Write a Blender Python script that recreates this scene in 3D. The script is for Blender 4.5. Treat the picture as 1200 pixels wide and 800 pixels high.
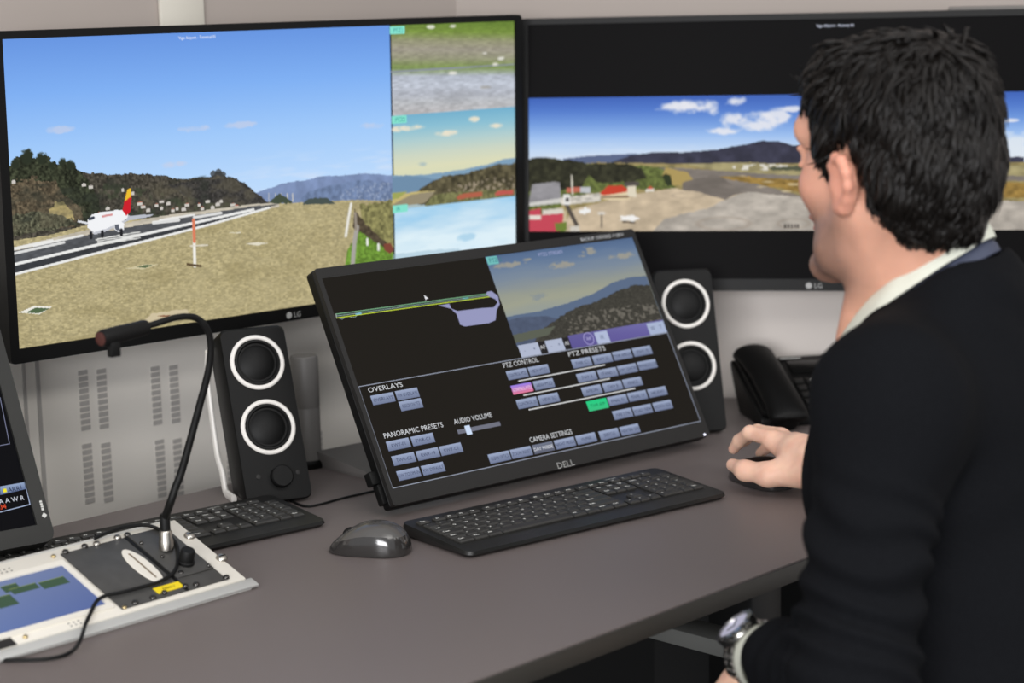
import bpy, bmesh, math, random
import numpy as np
from mathutils import Vector, Matrix, Euler

scene = bpy.context.scene
for o in list(bpy.data.objects): bpy.data.objects.remove(o)
COL = scene.collection
rng = np.random.default_rng(7)

# ------------------------------------------------------------------ camera, world, lamps, exposure
cam_d = bpy.data.cameras.new('camera'); cam = bpy.data.objects.new('camera', cam_d); COL.objects.link(cam)
cam_d.sensor_width = 36; cam_d.lens = 69.786; cam_d.clip_start = .05
cr, cu, cf = Vector((.6915,-.7221,-.0218)), Vector((.1399,.1043,.9847)), Vector((.7087,.6839,-.1731))
cam.matrix_world = Matrix(((cr.x,cu.x,-cf.x,0),(cr.y,cu.y,-cf.y,0),(cr.z,cu.z,-cf.z,1.3979),(0,0,0,1)))
cam_d.dof.use_dof = True; cam_d.dof.focus_distance = 2.42; cam_d.dof.aperture_fstop = 3.9
scene.camera = cam
w = bpy.data.worlds.new('world'); scene.world = w; w.use_nodes = True
bg = w.node_tree.nodes['Background']; bg.inputs[0].default_value = (.95,.97,1,1); bg.inputs[1].default_value = .72
vs = scene.view_settings; vs.view_transform = 'Standard'; vs.look = 'None'; vs.exposure = 0; vs.gamma = 1; vs.use_curve_mapping = False
def area(name, loc, rot, sx, sy, power, col=(1,.97,.93)):
    l = bpy.data.lights.new(name,'AREA'); l.shape='RECTANGLE'; l.size=sx; l.size_y=sy; l.energy=power; l.color=col
    o = bpy.data.objects.new(name,l); o.location=loc; o.rotation_euler=rot; COL.objects.link(o); return o
area('ceiling_lamp', (1.1,.2,2.9), (0,0,0), 1.6,.5, 14)
area('ceiling_lamp', (.2,-1.3,2.8), (.25,0,0), 1.6,.6, 22)
area('ceiling_lamp', (2.3,-1.4,2.8), (.25,0,0), 1.6,.6, 20)
area('ceiling_lamp', (-1.2,.2,2.8), (0,-.25,0), .6,1.6, 14)
d_=Vector((2.1,1.95,.95))-Vector((-2.9,-1.5,1.75))
area('front_fill', (-2.9,-1.5,1.75), d_.to_track_quat('-Z','Y').to_euler(), 2.6,1.3, 215, (.98,.98,1))  # fill light added behind the camera to brighten the lower walls

# ------------------------------------------------------------------ helpers
MATS = {}
def s2l(c): return tuple(((x/12.92) if x<=.04045 else ((x+.055)/1.055)**2.4) for x in c)
def rgb(r,g,b): return s2l((r/255,g/255,b/255))
def mat(name, col, rough=.5, metal=0, spec=.5, noise=0, nscale=60, bump=0, bscale=300, emit=None, coat=0, attr=None, sss=0, wave=None):
    if name in MATS: return MATS[name]
    m = bpy.data.materials.new(name); m.use_nodes=True; nt=m.node_tree; b=nt.nodes['Principled BSDF']
    b.inputs['Base Color'].default_value=(*col,1); b.inputs['Roughness'].default_value=rough; b.inputs['Metallic'].default_value=metal
    b.inputs['Specular IOR Level'].default_value=spec; b.inputs['Coat Weight'].default_value=coat; b.inputs['Coat Roughness'].default_value=.12
    tc=nt.nodes.new('ShaderNodeTexCoord'); src=None
    if attr:
        a=nt.nodes.new('ShaderNodeAttribute'); a.attribute_name=attr; src=a.outputs['Color']; nt.links.new(src,b.inputs['Base Color'])
    if noise:
        n=nt.nodes.new('ShaderNodeTexNoise'); n.inputs['Scale'].default_value=nscale; n.inputs['Detail'].default_value=5
        nt.links.new(tc.outputs['Object'],n.inputs['Vector'])
        mr=nt.nodes.new('ShaderNodeMapRange'); mr.inputs['To Min'].default_value=1-noise; mr.inputs['To Max'].default_value=1+noise
        nt.links.new(n.outputs['Fac'],mr.inputs['Value'])
        mx=nt.nodes.new('ShaderNodeVectorMath'); mx.operation='SCALE'
        if src: nt.links.new(src,mx.inputs[0])
        else: mx.inputs[0].default_value=col
        nt.links.new(mr.outputs['Result'],mx.inputs['Scale']); nt.links.new(mx.outputs[0],b.inputs['Base Color'])
    if bump:
        n=nt.nodes.new('ShaderNodeTexNoise'); n.inputs['Scale'].default_value=bscale; n.inputs['Detail'].default_value=3
        nt.links.new(tc.outputs['Object'],n.inputs['Vector'])
        bp=nt.nodes.new('ShaderNodeBump'); bp.inputs['Strength'].default_value=bump; bp.inputs['Distance'].default_value=.002
        nt.links.new(n.outputs['Fac'],bp.inputs['Height']); nt.links.new(bp.outputs[0],b.inputs['Normal'])
    if sss: b.inputs['Subsurface Weight'].default_value=sss; b.inputs['Subsurface Radius'].default_value=(.01,.004,.002); b.inputs['Subsurface Scale'].default_value=.6
    if emit: b.inputs['Emission Color'].default_value=(*emit,1); b.inputs['Emission Strength'].default_value=1
    MATS[name]=m; return m
def screen_mat(name, gain=1.0):
    m = bpy.data.materials.new(name); m.use_nodes=True; nt=m.node_tree; b=nt.nodes['Principled BSDF']
    b.inputs['Base Color'].default_value=(.001,.001,.001,1); b.inputs['Roughness'].default_value=.4; b.inputs['Specular IOR Level'].default_value=.02
    a=nt.nodes.new('ShaderNodeAttribute'); a.attribute_name='glow'
    nt.links.new(a.outputs['Color'],b.inputs['Emission Color']); b.inputs['Emission Strength'].default_value=gain
    return m

def link(name, me, m, parent=None, smooth=True, M=None):
    if M is not None: me.transform(M)
    o=bpy.data.objects.new(name,me); COL.objects.link(o)
    for x in (m if isinstance(m,(list,tuple)) else [m]): me.materials.append(x)
    if parent is not None: o.parent=parent
    if smooth:
        me.polygons.foreach_set('use_smooth',[True]*len(me.polygons))
        try: me.set_sharp_from_angle(angle=math.radians(38))
        except Exception: pass
    return o
def mk(name, V, F, m, parent=None, smooth=True, M=None, mi=None):
    me=bpy.data.meshes.new(name); me.from_pydata([tuple(map(float,v)) for v in V],[],F); me.update()
    o=link(name,me,m,parent,smooth,M)
    if mi is not None: me.polygons.foreach_set('material_index',mi)
    return o
def mkbm(name,bm,m,parent=None,smooth=True,M=None):
    bmesh.ops.recalc_face_normals(bm,faces=bm.faces[:])
    me=bpy.data.meshes.new(name); bm.to_mesh(me); bm.free(); return link(name,me,m,parent,smooth,M)
def fix(V,F):
    bm=bmesh.new(); vs_=[bm.verts.new(v) for v in V]
    for f in F: bm.faces.new([vs_[i] for i in f])
    return bm
def tag(o,label,cat,group=None):
    o['label']=label; o['category']=cat
    if group: o['group']=group
    return o
def thing(name,label,cat,loc=(0,0,0),rot=(0,0,0),group=None):
    o=bpy.data.objects.new(name,None); COL.objects.link(o); o.location=loc; o.rotation_euler=rot; o.empty_display_size=.02
    return tag(o,label,cat,group)
def T(*a): return Matrix.Translation(a)
def RX(a): return Matrix.Rotation(a,4,'X')
def RY(a): return Matrix.Rotation(a,4,'Y')
def RZ(a): return Matrix.Rotation(a,4,'Z')
def bbox_bm(bm,x0,y0,z0,x1,y1,z1,bev=0,seg=2):
    r=bmesh.ops.create_cube(bm,size=1); vs_=r['verts']
    bmesh.ops.scale(bm,vec=(x1-x0,y1-y0,z1-z0),verts=vs_); bmesh.ops.translate(bm,vec=((x0+x1)/2,(y0+y1)/2,(z0+z1)/2),verts=vs_)
    if bev:
        es=list({e for v in vs_ for e in v.link_edges}); bmesh.ops.bevel(bm,geom=es,offset=bev,segments=seg,profile=.5,affect='EDGES',clamp_overlap=True)
def box(name,x0,y0,z0,x1,y1,z1,m,parent=None,bev=0,M=None,seg=2):
    bm=bmesh.new(); bbox_bm(bm,x0,y0,z0,x1,y1,z1,bev,seg); return mkbm(name,bm,m,parent,True,M)
def rrect(w,h,r,n=6):
    """rounded rectangle outline centred on 0"""
    P=[]
    for cx,cy,a0 in ((w/2-r,h/2-r,0),(-w/2+r,h/2-r,90),(-w/2+r,-h/2+r,180),(w/2-r,-h/2+r,270)):
        for i in range(n+1):
            a=math.radians(a0+90*i/n); P.append((cx+r*math.cos(a),cy+r*math.sin(a)))
    return P
def prism(name,outline,d0,d1,m,parent=None,bev=0,M=None,axis='z'):
    """outline (x,y) extruded from d0 to d1 with a bevelled rim; axis 'y' reads the outline as (x,z)"""
    bm=bmesh.new(); n=len(outline)
    cxy=np.mean(outline,axis=0)
    rings=[]
    def ins(p,k):
        v=np.array(p)-cxy; l=np.linalg.norm(v); return cxy+v*(1-k/l)
    for d,k in ([(d0,bev),(d0+bev,0),(d1-bev,0),(d1,bev)] if bev else [(d0,0),(d1,0)]):
        rings.append([bm.verts.new((p[0],p[1],d) if axis=='z' else (p[0],d,p[1])) for p in (ins(q,k) if k else q for q in outline)])
    for a,b in zip(rings,rings[1:]):
        for i in range(n): bm.faces.new((a[i],a[(i+1)%n],b[(i+1)%n],b[i]))
    bm.faces.new(rings[0][::-1]); bm.faces.new(rings[-1])
    return mkbm(name,bm,m,parent,True,M)
def frame_ring(name,outer,inner,y0,y1,m,parent,M=None,axis='y'):
    bm=bmesh.new(); n=len(outer)
    mkv=lambda p,d: bm.verts.new((p[0],d,p[1]) if axis=='y' else (p[0],p[1],d))
    r=[[mkv(p,y0) for p in outer],[mkv(p,y0) for p in inner],[mkv(p,y1) for p in inner],[mkv(p,y1) for p in outer]]
    for a,b in ((0,1),(1,2),(2,3),(3,0)):
        for i in range(n): bm.faces.new((r[a][i],r[a][(i+1)%n],r[b][(i+1)%n],r[b][i]))
    return mkbm(name,bm,m,parent,True,M)
def lathe(name,prof,m,parent=None,n=32,M=None):
    """profile of (radius, height) about z"""
    V=[];F=[];k=len(prof)
    for i in range(n):
        a=2*math.pi*i/n
        for r,z in prof: V.append((r*math.cos(a),r*math.sin(a),z))
    for i in range(n):
        j=(i+1)%n
        for q in range(k-1): F.append((i*k+q,j*k+q,j*k+q+1,i*k+q+1))
    bm=fix(V,F); bmesh.ops.remove_doubles(bm,verts=bm.verts[:],dist=1e-6); return mkbm(name,bm,m,parent,True,M)
def smoothpath(P,n=8):
    P=[np.array(p,float) for p in P]; Q=[P[0]]+P+[P[-1]]; out=[]
    for i in range(1,len(Q)-2):
        a,b,c_,d=Q[i-1:i+3]
        for k in range(n):
            t=k/n; out.append(.5*((2*b)+(c_-a)*t+(2*a-5*b+4*c_-d)*t*t+(3*b-a-3*c_+d)*t**3))
    out.append(P[-1]); return out
def tube_vf(P,rad,n=10,flat=1.0,up=(0,0,1),cap=True):
    P=np.array(P,float); k=len(P); rad=np.broadcast_to(rad,(k,))
    t=np.gradient(P,axis=0); t/=np.linalg.norm(t,axis=1,keepdims=True)+1e-12
    u=np.array(up,float); V=[]
    s=np.cross(t[0],u)
    if np.linalg.norm(s)<1e-3: s=np.cross(t[0],[1,0,0])
    s/=np.linalg.norm(s)
    for i in range(k):
        s=s-t[i]*(s@t[i]); s/=np.linalg.norm(s)+1e-12; q=np.cross(t[i],s)
        for j in range(n):
            a=2*math.pi*j/n; V.append(P[i]+rad[i]*(math.cos(a)*s+flat*math.sin(a)*q))
    F=[(i*n+j,i*n+(j+1)%n,(i+1)*n+(j+1)%n,(i+1)*n+j) for i in range(k-1) for j in range(n)]
    if cap: F+= [tuple(range(n))[::-1], tuple((k-1)*n+j for j in range(n))]
    return V,F
def tube(name,P,rad,m,parent=None,n=10,flat=1.0,up=(0,0,1),M=None):
    V,F=tube_vf(P,rad,n,flat,up); return mk(name,V,F,m,parent,True,M)
def copy_tree(o,parent=None):
    c=o.copy(); COL.objects.link(c)
    if parent is not None: c.parent=parent
    for ch in o.children: copy_tree(ch,c)
    return c
_tc={}
def text_vf(s,size=1.0,align='LEFT',bold=0.):
    """triangles of a line of lettering, baseline at 0"""
    key=(s,align,bold)
    if key not in _tc:
        cu_=bpy.data.curves.new('t','FONT'); cu_.body=s; cu_.align_x=align; cu_.size=1; cu_.resolution_u=2; cu_.offset=bold
        ob=bpy.data.objects.new('t',cu_); COL.objects.link(ob)
        dg=bpy.context.evaluated_depsgraph_get(); me=ob.evaluated_get(dg).to_mesh()
        V=[tuple(v.co) for v in me.vertices]; F=[tuple(p.vertices) for p in me.polygons]
        ob.evaluated_get(dg).to_mesh_clear(); bpy.data.objects.remove(ob); bpy.data.curves.remove(cu_)
        _tc[key]=(V,F)
    V,F=_tc[key]; return [(v[0]*size,v[1]*size) for v in V],F

# ------------------------------------------------------------------ noise and painting (what the screens show)
def vnoise(x,y,seed=0):
    xi=np.floor(x).astype(np.int64); yi=np.floor(y).astype(np.int64); fx=x-xi; fy=y-yi
    fx=fx*fx*(3-2*fx); fy=fy*fy*(3-2*fy)
    def h(a,b):
        n=(a*374761393+b*668265263+seed*982451653)&0xffffffff; n=((n^(n>>13))*1274126177)&0xffffffff; return ((n^(n>>16))&0xffff)/65535.
    return (h(xi,yi)*(1-fx)+h(xi+1,yi)*fx)*(1-fy)+(h(xi,yi+1)*(1-fx)+h(xi+1,yi+1)*fx)*fy
def fbm(x,y,o=4,seed=0):
    s=0;a=.5;t=0
    for i in range(o): s=s+a*vnoise(x*2**i,y*2**i,seed+i); t+=a; a*=.5
    return s/t
class Painter:
    """a picture sampled on an nx by ny grid; u to the right and v down, both 0..1; asp = width/height"""
    def __init__(s,nx,ny,asp,u0=0,v0=0,u1=1,v1=1):
        s.nx,s.ny,s.asp=nx,ny,asp; U,V=np.meshgrid(np.linspace(u0,u1,nx),np.linspace(v0,v1,ny)); s.u=U.ravel(); s.v=V.ravel()
        s.c=np.zeros((nx*ny,3))
    def fill(s,mask,col,a=1.0):
        col=np.asarray(col,float)
        if col.ndim==1: col=np.broadcast_to(col/255,(len(s.u),3))
        m=(mask*a)[:,None]; s.c[:]=s.c*(1-m)+col*m
    def inpoly(s,P,wob=0,ws=60,seed=3):
        P=np.array(P,float); u=s.u;v=s.v
        if wob: v=v+wob*(fbm(u*ws*s.asp,v*ws,3,seed)-.5)
        r=np.zeros(len(u),bool)
        x0,x1=P[:,0].min()-.01,P[:,0].max()+.01
        ids=np.where((s.u>=x0)&(s.u<=x1))[0]; u=u[ids]; v=v[ids]; rr=np.zeros(len(ids),bool); j=len(P)-1
        for i in range(len(P)):
            (xa,ya),(xb,yb)=P[i],P[j]
            rr^=((ya>v)!=(yb>v))&(u<(xb-xa)*(v-ya)/(yb-ya+1e-12)+xa); j=i
        r[ids]=rr; return r.astype(float)
    def poly(s,P,col,wob=0,ws=60,seed=3,a=1.0,tex=None):
        m=s.inpoly(P,wob,ws,seed)
        if tex is not None:
            amp,sc,ax=tex; k=1+amp*(fbm(s.u*sc*s.asp*ax,s.v*sc,4,seed+11)-.5)*2
            col=np.clip(np.array(col)/255*k[:,None],0,1)
        s.fill(m,col,a)
    def dist(s,P):
        P=np.array(P,float)*[s.asp,1]; q=np.stack([s.u*s.asp,s.v],1); d=np.full(len(q),9.)
        for a,b in zip(P,P[1:]):
            ab=b-a; t=np.clip(((q-a)@ab)/(ab@ab+1e-12),0,1); d=np.minimum(d,np.hypot(*(q-a-t[:,None]*ab).T))
        return d
    def line(s,P,w_,col,a=1.0): s.fill(np.clip((w_-s.dist(P))/(w_*.35+1e-9)+.5,0,1),col,a)
    def cloud(s,cx,cy,rx,ry,col,seed=1,a=.9):
        e=((s.u-cx)/rx)**2+((s.v-cy)/ry)**2; n=fbm(s.u*s.asp*26,s.v*34,4,seed); s.fill(np.clip((1.0-e)*1.3+(n-.5)*2.6-.1,0,1)*(e<2.2),col,a)
    def grad(s,axis_vals,cols): 
        cols=np.array(cols,float)/255; xs=np.linspace(0,1,len(cols)); return np.stack([np.interp(axis_vals,xs,cols[:,i]) for i in range(3)],1)
    def text(s,u,v,string,h,col,align='LEFT',sx=1.0): s.texts=getattr(s,'texts',[]); s.texts.append((u,v,string,h,col,align,sx))
    def glow(s):
        c=np.clip(s.c,0,1); l=np.where(c<=.04045,c/12.92,((c+.055)/1.055)**2.4); return np.concatenate([l,np.ones((len(l),1))],1)
class Panel:
    """collects quads, polygons and lettering with a glow colour per vertex into one display mesh (x right, z up, facing -y)"""
    def __init__(s): s.V=[];s.F=[];s.C=[]
    def add(s,V,F,C):
        n=len(s.V); s.V+=V; s.F+=[tuple(i+n for i in f) for f in F]; s.C+=C
    def grid(s,p,x0,z0,x1,z1,y=0.):
        """p painter covers the rectangle x0..x1, z1 (top) .. z0"""
        X,Z=np.meshgrid(np.linspace(x0,x1,p.nx),np.linspace(z1,z0,p.ny))
        V=[(a,y,b) for a,b in zip(X.ravel().tolist(),Z.ravel().tolist())]
        i=(np.arange(p.ny-1)[:,None]*p.nx+np.arange(p.nx-1)[None]).ravel()
        F=np.stack([i,i+p.nx,i+p.nx+1,i+1],1).tolist(); s.add(V,F,p.glow().tolist())
    def poly(s,P,cols,y=-.0004):
        C=[(*rgb(*c_),1) for c_ in (cols if isinstance(cols,list) else [cols]*len(P))]; s.add([(p[0],y,p[1]) for p in P],[tuple(range(len(P)))],C)
    def text(s,x,z,string,h,col,align='LEFT',y=-.0007,sx=1.0,rot=0.):
        V,F=text_vf(string,h/.7,align); ca,sa=math.cos(rot),math.sin(rot)
        s.add([(x+(a*sx)*ca-b*sa,y,z+(a*sx)*sa+b*ca) for a,b in V],F,[(*rgb(*col),1)]*len(V))
    def line(s,P,w_,col,y=-.0004):
        for a,b in zip(P,P[1:]):
            a=np.array(a,float);b=np.array(b,float);d=b-a;d/=np.linalg.norm(d)+1e-12;n=np.array([-d[1],d[0]])*w_/2; e=d*w_/2
            s.poly([tuple(a-n-e),tuple(b-n+e),tuple(b+n+e),tuple(a+n-e)],col,y)
    def build(s,name,m,parent,M=None):
        me=bpy.data.meshes.new(name); me.from_pydata(s.V,[],s.F); me.update()
        at=me.color_attributes.new('glow','FLOAT_COLOR','POINT'); at.data.foreach_set('color',np.array(s.C,np.float32).ravel())
        return link(name,me,m,parent,False,M)

# ------------------------------------------------------------------ materials
M_panel=mat('panel_laminate',rgb(234,229,221),.7,noise=.015,nscale=8)
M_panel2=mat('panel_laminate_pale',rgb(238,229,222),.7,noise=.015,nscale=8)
M_wall=mat('wall_paint',rgb(163,153,146),.75,noise=.02,nscale=8)
M_slot=mat('slot_shadow',rgb(178,174,170),.8)
M_desk=mat('desk_laminate',rgb(112,103,101),.42,spec=.4,noise=.04,nscale=900,bump=.06,bscale=1600)
M_edge=mat('desk_edge_band',rgb(50,48,44),.5)
M_steel=mat('grey_steel',rgb(30,30,30),.5,.2)
M_carpet=mat('carpet',rgb(18,18,20),.95,noise=.2,nscale=300,bump=.4,bscale=500)
M_blk=mat('black_plastic',rgb(11,11,11),.48,spec=.2,bump=.04,bscale=2500)
M_blkg=mat('black_gloss',rgb(18,18,19),.2)
M_dell=mat('charcoal_plastic',rgb(32,31,30),.5,spec=.3,bump=.04,bscale=2500)
M_glass=mat('dark_glass',rgb(18,18,18),.2)
M_white=mat('white_plastic',rgb(226,222,216),.4)
M_metal=mat('nickel',rgb(190,186,178),.28,1)
M_grey=mat('grey_plastic',rgb(122,119,116),.5)
M_key=mat('keycap_plastic',rgb(46,45,43),.4,bump=.05,bscale=2500)
M_leg=mat('key_legend',rgb(225,225,220),.6)
M_kb=mat('keyboard_plastic',rgb(26,26,25),.36,bump=.03,bscale=2000)
M_logo=mat('silver_print',rgb(150,150,148),.4)
M_rub=mat('black_rubber',rgb(11,11,11),.55,spec=.25)
M_cream=mat('cream_metal',rgb(222,217,206),.45,noise=.03,nscale=40)
M_slate=mat('slate_metal',rgb(70,69,67),.42,.2,noise=.3,nscale=55)
M_yel=mat('yellow_label',rgb(232,205,25),.5)

# ------------------------------------------------------------------ the setting
def struct(o): o['kind']='structure'; return o
struct(box('floor',-1.5,-2.5,-.04,4.2,2.34,0,M_carpet))
wl=struct(box('wall_left',-1.6,2.30,0,2.30,2.34,2.9,M_wall))
CX,CY=2.2715,2.30                       # corner of the two walls
wd=np.array([.5697,-.8218])             # along the second wall, towards the camera's right
wr=struct(box('wall_right',0,0,0,3.6,.04,2.9,M_wall,M=T(CX,CY,0)@RZ(math.atan2(wd[1],wd[0]))))
box('lower_panel',-1.6,2.297,0,2.27,2.3005,1.17,M_panel,wl)
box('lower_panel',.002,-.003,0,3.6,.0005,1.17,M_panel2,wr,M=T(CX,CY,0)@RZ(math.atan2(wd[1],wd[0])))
def vcol(p,n=10):
    """a column of ventilation slots in the wall panel; p is the top slot's centre"""
    bm=bmesh.new()
    for i in range(n):
        bbox_bm(bm,p[0]-.0075,2.2955,p[2]-i*.0087-.0031,p[0]+.0075,2.304,p[2]-i*.0087+.0031)
    o=mkbm('vent_slots',bm,M_slot,wl); return o
for p in ((1.5253,2.3000,0.8946),(1.5553,2.3000,0.8918),(1.6459,2.3000,0.8816),(1.6779,2.3000,0.8786),(1.7714,2.3000,0.8683),(1.8063,2.3000,0.8643),(1.9060,2.3000,0.8520),(1.9415,2.3000,0.8480),
          (1.5250,2.3000,0.7908),(1.5559,2.3000,0.7864),(1.6472,2.3000,0.7748),(1.6779,2.3000,0.7706),(1.7744,2.3000,0.7572),(1.8095,2.3000,0.7522),(1.9085,2.3000,0.7386),(1.9443,2.3000,0.7336)): vcol(p)
a,b=(1.4534,2.3000,0.8299),(1.4322,2.3000,0.8336)
for q,wd_ in ((a,.003),(b,.0025)):
    box('panel_joint',q[0]-wd_,2.2955,.05,q[0]+wd_,2.303,1.2,M_slot,wl)
a,b=(1.6858,2.3000,1.3747),(1.7615,2.3000,1.3729)
M_trim=mat('trim_paint',rgb(205,200,188),.7)
struct(box('trim_1',a[0],2.292,a[2]-.3,b[0],2.2995,a[2]+.5,M_trim,bev=.002))
a,b=(2.7065,1.6602,1.3574),(2.8139,1.5052,1.3613)
M_strip=mat('strip_dark',rgb(112,108,104),.6)
def alongR(x): return (CX+wd[0]*x,CY+wd[1]*x)
def wallx(p): return (p[0]-CX)*wd[0]+(p[1]-CY)*wd[1]
struct(box('wall_strip',wallx(a),-.012,a[2]-.03,2.6,-.0005,a[2]+.004,M_strip,bev=.002,M=T(CX,CY,0)@RZ(math.atan2(wd[1],wd[0]))))  # darker strip along the right wall, above the monitor

# ------------------------------------------------------------------ desk
desk=thing('desk','long brown-grey laminate desk with dark edge in front of the man','desk',(1.6,1.7,0))
Dm=T(-1.6,-1.7,0)
out=[(-.3,1.293),(2.78,1.293),(2.405,2.085),(2.395,2.0978),(-.3,2.0978)]
V=[];F=[]
bm=bmesh.new()
top=[bm.verts.new((x,y,.75)) for x,y in out]; bot=[bm.verts.new((x,y,.7275)) for x,y in out]
bm.faces.new(top); bm.faces.new(bot[::-1])
for i in range(5): bm.faces.new((bot[i],bot[(i+1)%5],top[(i+1)%5],top[i]))
mkbm('tabletop',bm,M_desk,desk,M=Dm)
M_lip=mat('edge_highlight',rgb(128,120,116),.4)
box('edge_band',-.3,1.2895,.7275,2.78,1.2929,.7485,M_edge,desk,bev=.001,M=Dm)
box('under_desk_shade',-.2,1.97,.01,2.38,1.985,.7275,mat('under_desk_dark',rgb(20,20,20),.8),desk,M=Dm)  # dark sheet added to stand in for the shade under the desk
box('under_desk_shade',0,-.02,.01,.74,-.005,.7275,MATS['under_desk_dark'],desk,M=Dm@T(2.37,1.985,0)@RZ(math.atan2(wd[1],wd[0])))  # second dark sheet, continues the under-desk shade along the right wall
box('crossbeam',-.2,1.66,.64,2.3,1.70,.70,M_steel,desk,bev=.003,M=Dm)
for x in (-.15,1.05,2.2):
    bm=bmesh.new(); bbox_bm(bm,x-.03,1.40,.70,x+.03,2.0,.7275,.003); bbox_bm(bm,x-.035,1.63,.03,x+.035,1.71,.70,.004); bbox_bm(bm,x-.035,1.36,0,x+.035,2.0,.03,.004)
    mkbm('leg',bm,M_steel,desk,M=Dm)
a=(1.8115,1.4938,0.6300)
box('support_arm',a[0]-.02,a[1]-.32,a[2]-.016,a[0]+.03,a[1]+.06,a[2]+.004,mat('pale_steel',rgb(120,121,118),.5,.2),desk,bev=.002,M=Dm)

# ------------------------------------------------------------------ what the left wall screen shows
def paint_terminal():
    p=Painter(960,430,2.232); u,v=p.u,p.v
    hz=.60
    p.c[:]=p.grad(np.clip(v/hz,0,1)*.85+.15*np.clip(1-u/.7,0,1)*0,[(104,150,226),(128,176,243),(160,201,250),(186,217,252),(205,227,250)])
    k=fbm(u*p.asp*9,v*60,4,5); p.fill(np.clip((k-.5)*4,0,1)*np.clip((u-.33)*5,0,1)*np.clip((v-.42)*9,0,1)*(v<.6),(214,226,246),.55)
    for x,y,rx,ry in [(0.668,0.3714),(0.4055,0.3262),(0.0854,0.2975),(0.2293,0.3158),(0.3365,0.3294)] and [(*q,.03,.014) for q in [(0.6773,0.3662),(0.4072,0.3264),(0.324,0.3278),(0.0882,0.2979),(0.2813,0.4448)]]: p.cloud(x,y,rx,ry,(205,208,228),int(x*90),.6)
    # far blue mountains
    p.poly([(0.4292,0.5712),(0.497,0.5433),(0.5315,0.5431),(0.5667,0.5334),(0.6022,0.5393),(0.6566,0.5388),(0.7179,0.5586),(0.7166,0.6689),(0.4285,0.6137)],(126,144,182),.006,40,tex=(.12,30,1))
    p.poly([(0.5165,0.6181),(0.5396,0.585),(0.5749,0.5725),(0.6198,0.5645),(0.6563,0.5644),(0.7176,0.5845),(0.7165,0.6754),(0.5162,0.6367)],(112,130,164),.006,60,tex=(.2,60,1))
    sp=(fbm(u*p.asp*150,v*150,2,8)>.62)*p.inpoly([(0.6008,0.6404),(0.6104,0.5914),(0.6746,0.5771),(0.7157,0.5842),(0.7148,0.662)]); p.fill(sp,(176,186,208),.5)
    p.poly([(-0.016,0.5449),(0.4619,0.614),(0.4757,0.8085),(-0.0212,0.7466)],(120,112,88),0,60,tex=(.3,120,1))
    # wooded hills
    p.poly([(0.0005,0.4224),(0.0688,0.4114),(0.1172,0.4414),(0.1599,0.4569),(0.1964,0.4601),(0.2561,0.4757),(0.2941,0.4996),(0.3255,0.496),(0.3492,0.4971),(0.359,0.4868),(0.3687,0.4824),(0.3748,0.5013),(0.3893,0.5068),(0.4134,0.532),(0.4342,0.5721),(0.4619,0.614),(0.4607,0.6876),(-0.0051,0.6403)],(74,70,62),.012,90,tex=(.6,140,1))
    p.poly([(0.2707,0.5132),(0.3049,0.5073),(0.3411,0.5046),(0.3892,0.5098),(0.4134,0.532),(0.4342,0.5721),(0.4586,0.6133),(0.3314,0.6011)],(62,60,58),.01,90,9,tex=(.5,140,1))
    for i,(x,y) in enumerate([(0.3542,0.4889),(0.3639,0.4846),(0.3717,0.4948)]): p.fill(((u-x)/.006)**2+((v-y)/.012)**2<1,(66,68,70),.8)
    p.poly([(0.0008,0.4116),(0.0094,0.3857),(0.0206,0.371),(0.0342,0.3676),(0.0419,0.3852),(0.053,0.3813),(0.0666,0.3889),(0.0772,0.4072),(0.0912,0.4038),(0.1052,0.4059),(0.1159,0.4356),(0.1347,0.4838),(0.1477,0.5485),(0.1489,0.6229),(0.0641,0.6053),(-0.0038,0.5912)],(54,58,44),.03,70,tex=(.8,130,1))
    for x,y,r in [(*q,rr) for q,rr in zip([(0.0312,0.3781),(0.0556,0.3873),(0.0885,0.4033),(0.0118,0.397),(0.0715,0.4118),(0.1022,0.4166)],(.022,.018,.012,.014,.012,.014))]: 
        p.fill(np.clip(1.6-(((u-x)*p.asp/r)**2+((v-y)/r)**2)+2*(fbm(u*200,v*120,3,4)-.5),0,1),(46,52,40))
    p.poly([(-0.0005,0.4604),(0.0404,0.4455),(0.0757,0.4681),(0.0941,0.5216),(0.116,0.5538),(0.1202,0.6169),(-0.0045,0.6185)],(92,82,66),.03,70,21,tex=(.6,140,1))
    p.poly([(0.0624,0.5603),(0.0741,0.5346),(0.0881,0.5373),(0.1014,0.5679),(0.1036,0.5965),(0.0645,0.5886)],(176,160,110),.02,90,tex=(.2,90,1))
    p.poly([(-0.0031,0.5639),(0.0377,0.5554),(0.0788,0.5747),(0.1145,0.6157),(0.0637,0.6219),(0.0005,0.6306)],(84,84,68),.02,60,tex=(.8,150,1))
    tre=np.clip((fbm(u*p.asp*45,v*60,4,31)-.5)*5,0,1)*p.inpoly([(0.1087,0.5018),(0.1666,0.4836),(0.2701,0.5423),(0.412,0.6105),(0.4113,0.6469),(0.1206,0.6)]); p.fill(tre,(66,74,56),.7)
    big=fbm(u*p.asp*16,v*30,3,77); hm_=p.inpoly([(0.0019,0.3683),(0.0834,0.3804),(0.1599,0.4569),(0.2941,0.4996),(0.3687,0.4824),(0.4342,0.5721),(0.4585,0.6194),(0.1202,0.6169),(-0.0044,0.613)]); p.fill(hm_*np.clip((big-.52)*6,0,1)*(v>.5),(104,98,80),.45); p.fill(hm_*np.clip((.44-big)*6,0,1)*(v>.47),(46,50,44),.5)
    # village
    r=random.Random(3)
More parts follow.
